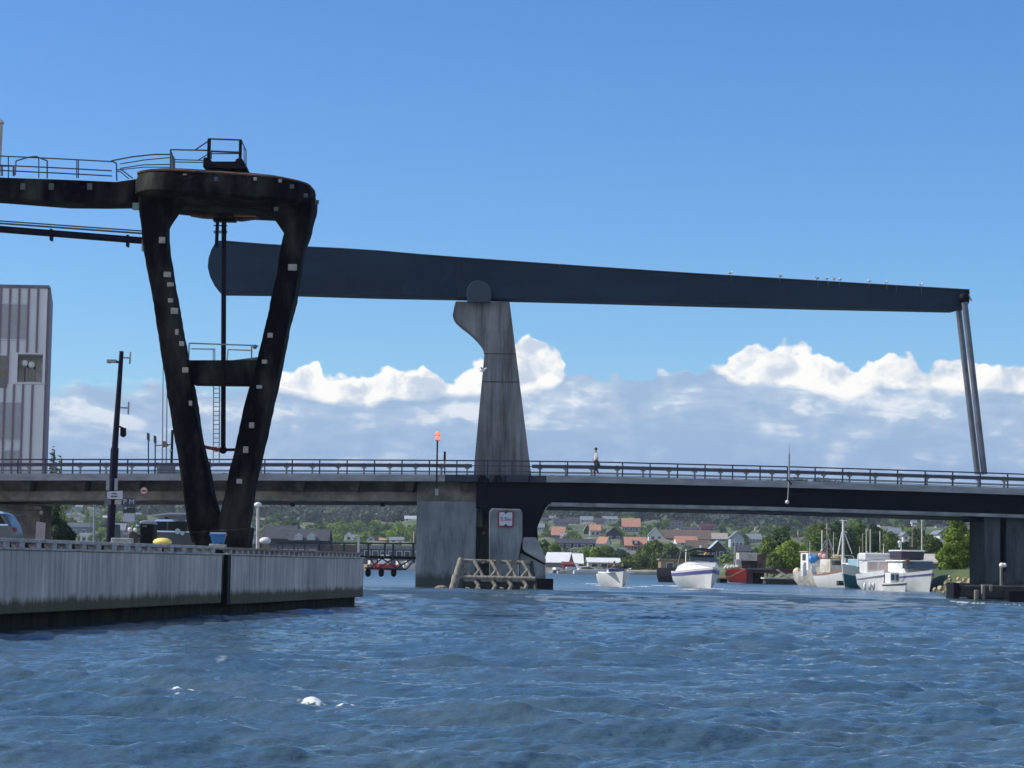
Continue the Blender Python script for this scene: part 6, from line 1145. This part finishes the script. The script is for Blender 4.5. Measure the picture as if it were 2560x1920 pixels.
TL = [
 (1598,1378,1430,56,506,'rounded bush at the left end of the shore tree group left of the tan shed',LF_mid,1100),(1560,1392,1430,40,502,'low bush beside the long white boatyard building',LF_mid,800),(1638,1345,1428,86,512,'largest leafy tree of the shore group left of the tan shed',LF_mid,2200),(1680,1362,1428,70,508,'dark leafy tree touching the left end of the tan shed',LF_dark,1700),(1612,1356,1428,60,516,'mid green tree behind the rounded shore bush',LF_mid,1300),(1720,1366,1398,60,530,'green bush line above the roof of the tan shed',LF_mid,900),
 (1490,1366,1396,40,540,'bright shrub left of the middle above the long white building',LF_bright,800),(1514,1364,1398,48,545,'dark green shrub between the white boxes and the boatyard roof',LF_mid,900),(1466,1372,1396,30,542,'small light green shrub above the sharp white roof',LF_bright,600),(1548,1376,1400,50,538,'green hedge tree under the bright white box building',LF_dark,800),
 (1385,1356,1382,34,560,'round shrub left of the sheds under the long black house',LF_bright,700),(1362,1350,1380,30,570,'dark shrub nearest the sloping pier block',LF_mid,600),
 (1918,1332,1428,80,292,'large round tree behind the wheelhouse of the red barge',LF_mid,2600),(1888,1368,1428,50,300,'small tree directly behind the barge wheelhouse',LF_dark,1200),(1960,1305,1425,86,300,'taller tree with an olive top right of the barge',LF_dark,2600),(1985,1346,1434,104,276,'broad bright green tree between the barge and the blue topped boat',LF_bright,3000),(1935,1378,1434,70,275,'low bright green tree right behind the rusty barge deck',LF_mid,1700),
 (2045,1296,1420,100,330,'tall green tree behind the lattice mast',LF_mid,2400),(2096,1290,1420,90,340,'tall dark tree behind the tall white mast',LF_dark,2400),(2140,1292,1418,90,345,'tall mid green tree right of the tall white mast',LF_mid,2400),(2186,1300,1415,84,350,'tree with feathery top above the teal boat',LF_dark,2200),(2228,1320,1412,70,340,'middle sized tree above the fly bridge cruiser',LF_mid,1800),(2262,1350,1415,60,300,'lower tree between the twin cruisers',LF_dark,1500),(2290,1310,1412,76,360,'dark tree behind the black topped cruiser',LF_dark,2000),(2325,1328,1410,70,330,'mid green tree above the boathouse roof',LF_mid,1800),(2205,1372,1420,50,280,'small round tree behind the deck lamps of the fly bridge cruiser',LF_mid,1200),
 (2395,1266,1448,92,188,'bright yellow green tree right of the boathouse against the bridge column',LF_bright,5200),(2370,1350,1450,60,186,'lower bright yellow green bush at the boathouse corner',LF_bright,2200),(2508,1262,1450,70,192,'bright green tree showing in the gap between the two bridge columns',LF_bright,2600),(2430,1300,1450,60,196,'green tree half hidden behind the right hand bridge column',LF_mid,1800),
 (722,1291,1334,50,1000,'single dark round tree on the slope behind the dark slate roofs',LF_dark,1200),(132,1250,1392,70,165,'dark shaded tree beside the abutment under the bridge',LF_dark,3200),(160,1290,1392,50,166,'dark shrub in front of the shaded tree under the bridge',LF_dark,1600),
]
for k, (px, yt, yb, wp, Y, lab, mt_, nl) in enumerate(TL): tree(px, yt, yb, wp, Y, lab, mt_, nl, 'round', seed=10 + k, nm='bush' if ('bush' in lab or 'shrub' in lab) else 'tree', dens=1.35)
tree(124, 1096, 1380, 78, 190, 'dark conifer top rising above the bridge rail right of the apartment block', LF_dark, 5200, 'cone', seed=77, lobes=30, nm='conifer', low=.02)
tree(143, 1120, 1380, 60, 192, 'slim leaning tree top beside the dark conifer above the bridge rail', LF_mid, 900, 'cone', seed=78, lobes=20, low=.02)
# hillside trees: a few shared crowns, each tree its own object
protos = []
for k in range(9):
    h_ = 7 + k % 3; mt_ = (LF_mid, LF_dark, LF_mid, LF_bright, LF_mid, LF_dark, LF_mid, LF_bright, LF_dark)[k]
    protos.append((crown_mesh('crown', 7.5 + k % 4, h_, 420, 1.15, 200 + k, mt_, 'round', 8), h_))
tb_ = trunk_mb(8, 7, 5); tbm = tb_.build('trunk', M_bark, None, origin=(0, 0, 0)); tme = tbm.data; bpy.data.objects.remove(tbm)
rr_ = random.Random(11); placed = 0; spots = []
zones = [((120,480),(1268,1370),66),((630,1040),(1285,1362),84),((1345,1900),(1286,1392),90),((1900,2400),(1290,1345),44)]
for (xa, xb), (ya, yb), nn_ in zones:
    k = 0; tries = 0
    while k < nn_ and tries < 3000:
        tries += 1; px = rr_.uniform(xa, xb); py = rr_.uniform(ya, yb) ; g_ = ground_at(px, py)
        if g_.y > 1750 or g_.y < 515: continue
        if any(a - 5 < px < b2 + 5 and d2 - 2 < py < d2 + 26 for a, b2, c2, d2 in HR): continue
        if any((px - a) ** 2 + ((py - b2) * 2) ** 2 < 81 for a, b2 in spots): continue
        spots.append((px, py)); me, h_ = protos[rr_.randrange(9)]; s_ = rr_.uniform(.5, 1.0) * (.75 if 1345 < px < 1900 else 1)
        r_ = thing('tree', (g_.x, g_.y, g_.z - .3), 'small leafy tree among the houses and rocks of the far hillside', 'tree', 'small trees scattered over the far hillside')
        c_ = bpy.data.objects.new('crown', me); COL.objects.link(c_); c_.parent = r_; t_ = bpy.data.objects.new('trunk', tme); COL.objects.link(t_); t_.parent = r_
        r_.scale = (s_ * rr_.uniform(.9, 1.3), s_, s_ * rr_.uniform(.8, 1.1)); r_.rotation_euler = (0, 0, rr_.random() * 6.28); k += 1
# far wood on the ridge and slope: one mass
def wood(name, n_, ylo, yhi, xs_, seed, sz, mt_, keep=None):
    rs_ = np.random.RandomState(seed); V = []; FF = []; base = crown_mesh('tmp', 9, 8, 70, 2.6, 5, mt_, 'round', 6); bv = np.array([v.co[:] for v in base.vertices]); bpy.data.meshes.remove(base); nb = len(bv); k = 0
    while k < n_:
        Yq = rs_.uniform(ylo, yhi); Xq = rs_.uniform(-1, 1) * xs_ * Yq
        if keep is not None and not keep(Xq, Yq): k += 1; continue
        a = rs_.rand() * 6.28; s_ = sz * rs_.uniform(.7, 1.3); ca, sa = math.cos(a) * s_, math.sin(a) * s_
        q = np.stack([bv[:, 0] * ca - bv[:, 1] * sa + Xq, bv[:, 0] * sa + bv[:, 1] * ca + Yq, bv[:, 2] * s_ + float(tz(Xq, Yq)) - .8], 1); V.append(q); k += 1
    V = np.concatenate(V); me = bpy.data.meshes.new(name); me.from_pydata(V.tolist(), [], np.arange(len(V)).reshape(-1, 4).tolist()); me.materials.append(mt_); o = bpy.data.objects.new(name, me); COL.objects.link(o); return tag(o, kind='stuff')
def inhouse(x_, y_):
    z_ = float(tz(x_, y_)); px = 1280 + F * x_ / y_; py = horizon(px) - F * (z_ - 1.5) / y_
    return any(a - 3 < px < b2 + 3 and d2 - 1 < py < d2 + 14 for a, b2, c2, d2 in HR)
o = wood('far_wood', 5200, 1330, 2700, .26, 3, 1.25, LF_wood); o['label'] = 'dark green wood covering the distant ridge'
o = wood('hillside_shrubs', 2600, 530, 1400, .25, 9, .42, LF_mid, lambda x_, y_: math.sin(x_ / 23) * math.sin(y_ / 41 + 1) > -.35 and not inhouse(x_, y_)); o['label'] = 'low green scrub between the rocks and gardens of the hillside'
# granite outcrops on the left slope
for k, (px, py, s_) in enumerate(((672,1306,3.2),(690,1300,2.6),(760,1298,3),(850,1306,3.4),(876,1312,3.6),(905,1308,3.2),(925,1300,2.6),(840,1318,2.6),(790,1306,2.2),(740,1292,2.0))):
    g_ = ground_at(px, py); b = bmesh.new(); bmesh.ops.create_icosphere(b, subdivisions=2, radius=s_ * 1.5)
    for v in b.verts: v.co += v.co.normalized() * mnoise.noise(v.co * .5 + Vector((k, 0, 0))) * s_; v.co.z *= .5; v.co.x *= 1.9
    me = bpy.data.meshes.new('outcrop'); b.to_mesh(me); b.free(); me.materials.append(mat('grey_granite', (.30, .27, .24), .9, vscale=.4, col2=(.15, .14, .13), bump=.5)); o = bpy.data.objects.new('rock_outcrop', me); COL.objects.link(o); o.location = g_; tag(o, 'bare grey granite outcrop on the slope below the bright hilltop houses', 'rock', 'granite outcrops on the left slope')
q = P(1670, 1436, 492); o = MB().box((P(1660, 1436, 492).x, 492, .45), (16, 3, .9)).build('sandy_shore', mat('sand', (.55, .50, .40), .95, var=.3, vscale=.5), origin=(P(1660, 1436, 492).x, 492, 0), bevel=.3); tag(o, kind='structure')

# ------------------------------------------------------------------ air
if HAZE:
    bz_ = MB().box((0, 1150, 50), (2400, 3600, 104)); mh = bpy.data.materials.new('haze_air'); mh.use_nodes = True; t = mh.node_tree; t.nodes.clear(); v = node(t, 'ShaderNodeVolumePrincipled', inp={'Density': .00011, 'Anisotropy': .3}); v.inputs['Color'].default_value = (.72, .84, 1, 1)
    oo = node(t, 'ShaderNodeOutputMaterial'); t.links.new(v.outputs[0], oo.inputs['Volume']); o = bz_.build('haze', mh, origin=(0, 1150, 50)); tag(o, kind='stuff'); o['label'] = 'thin bluish haze over the far hillside'
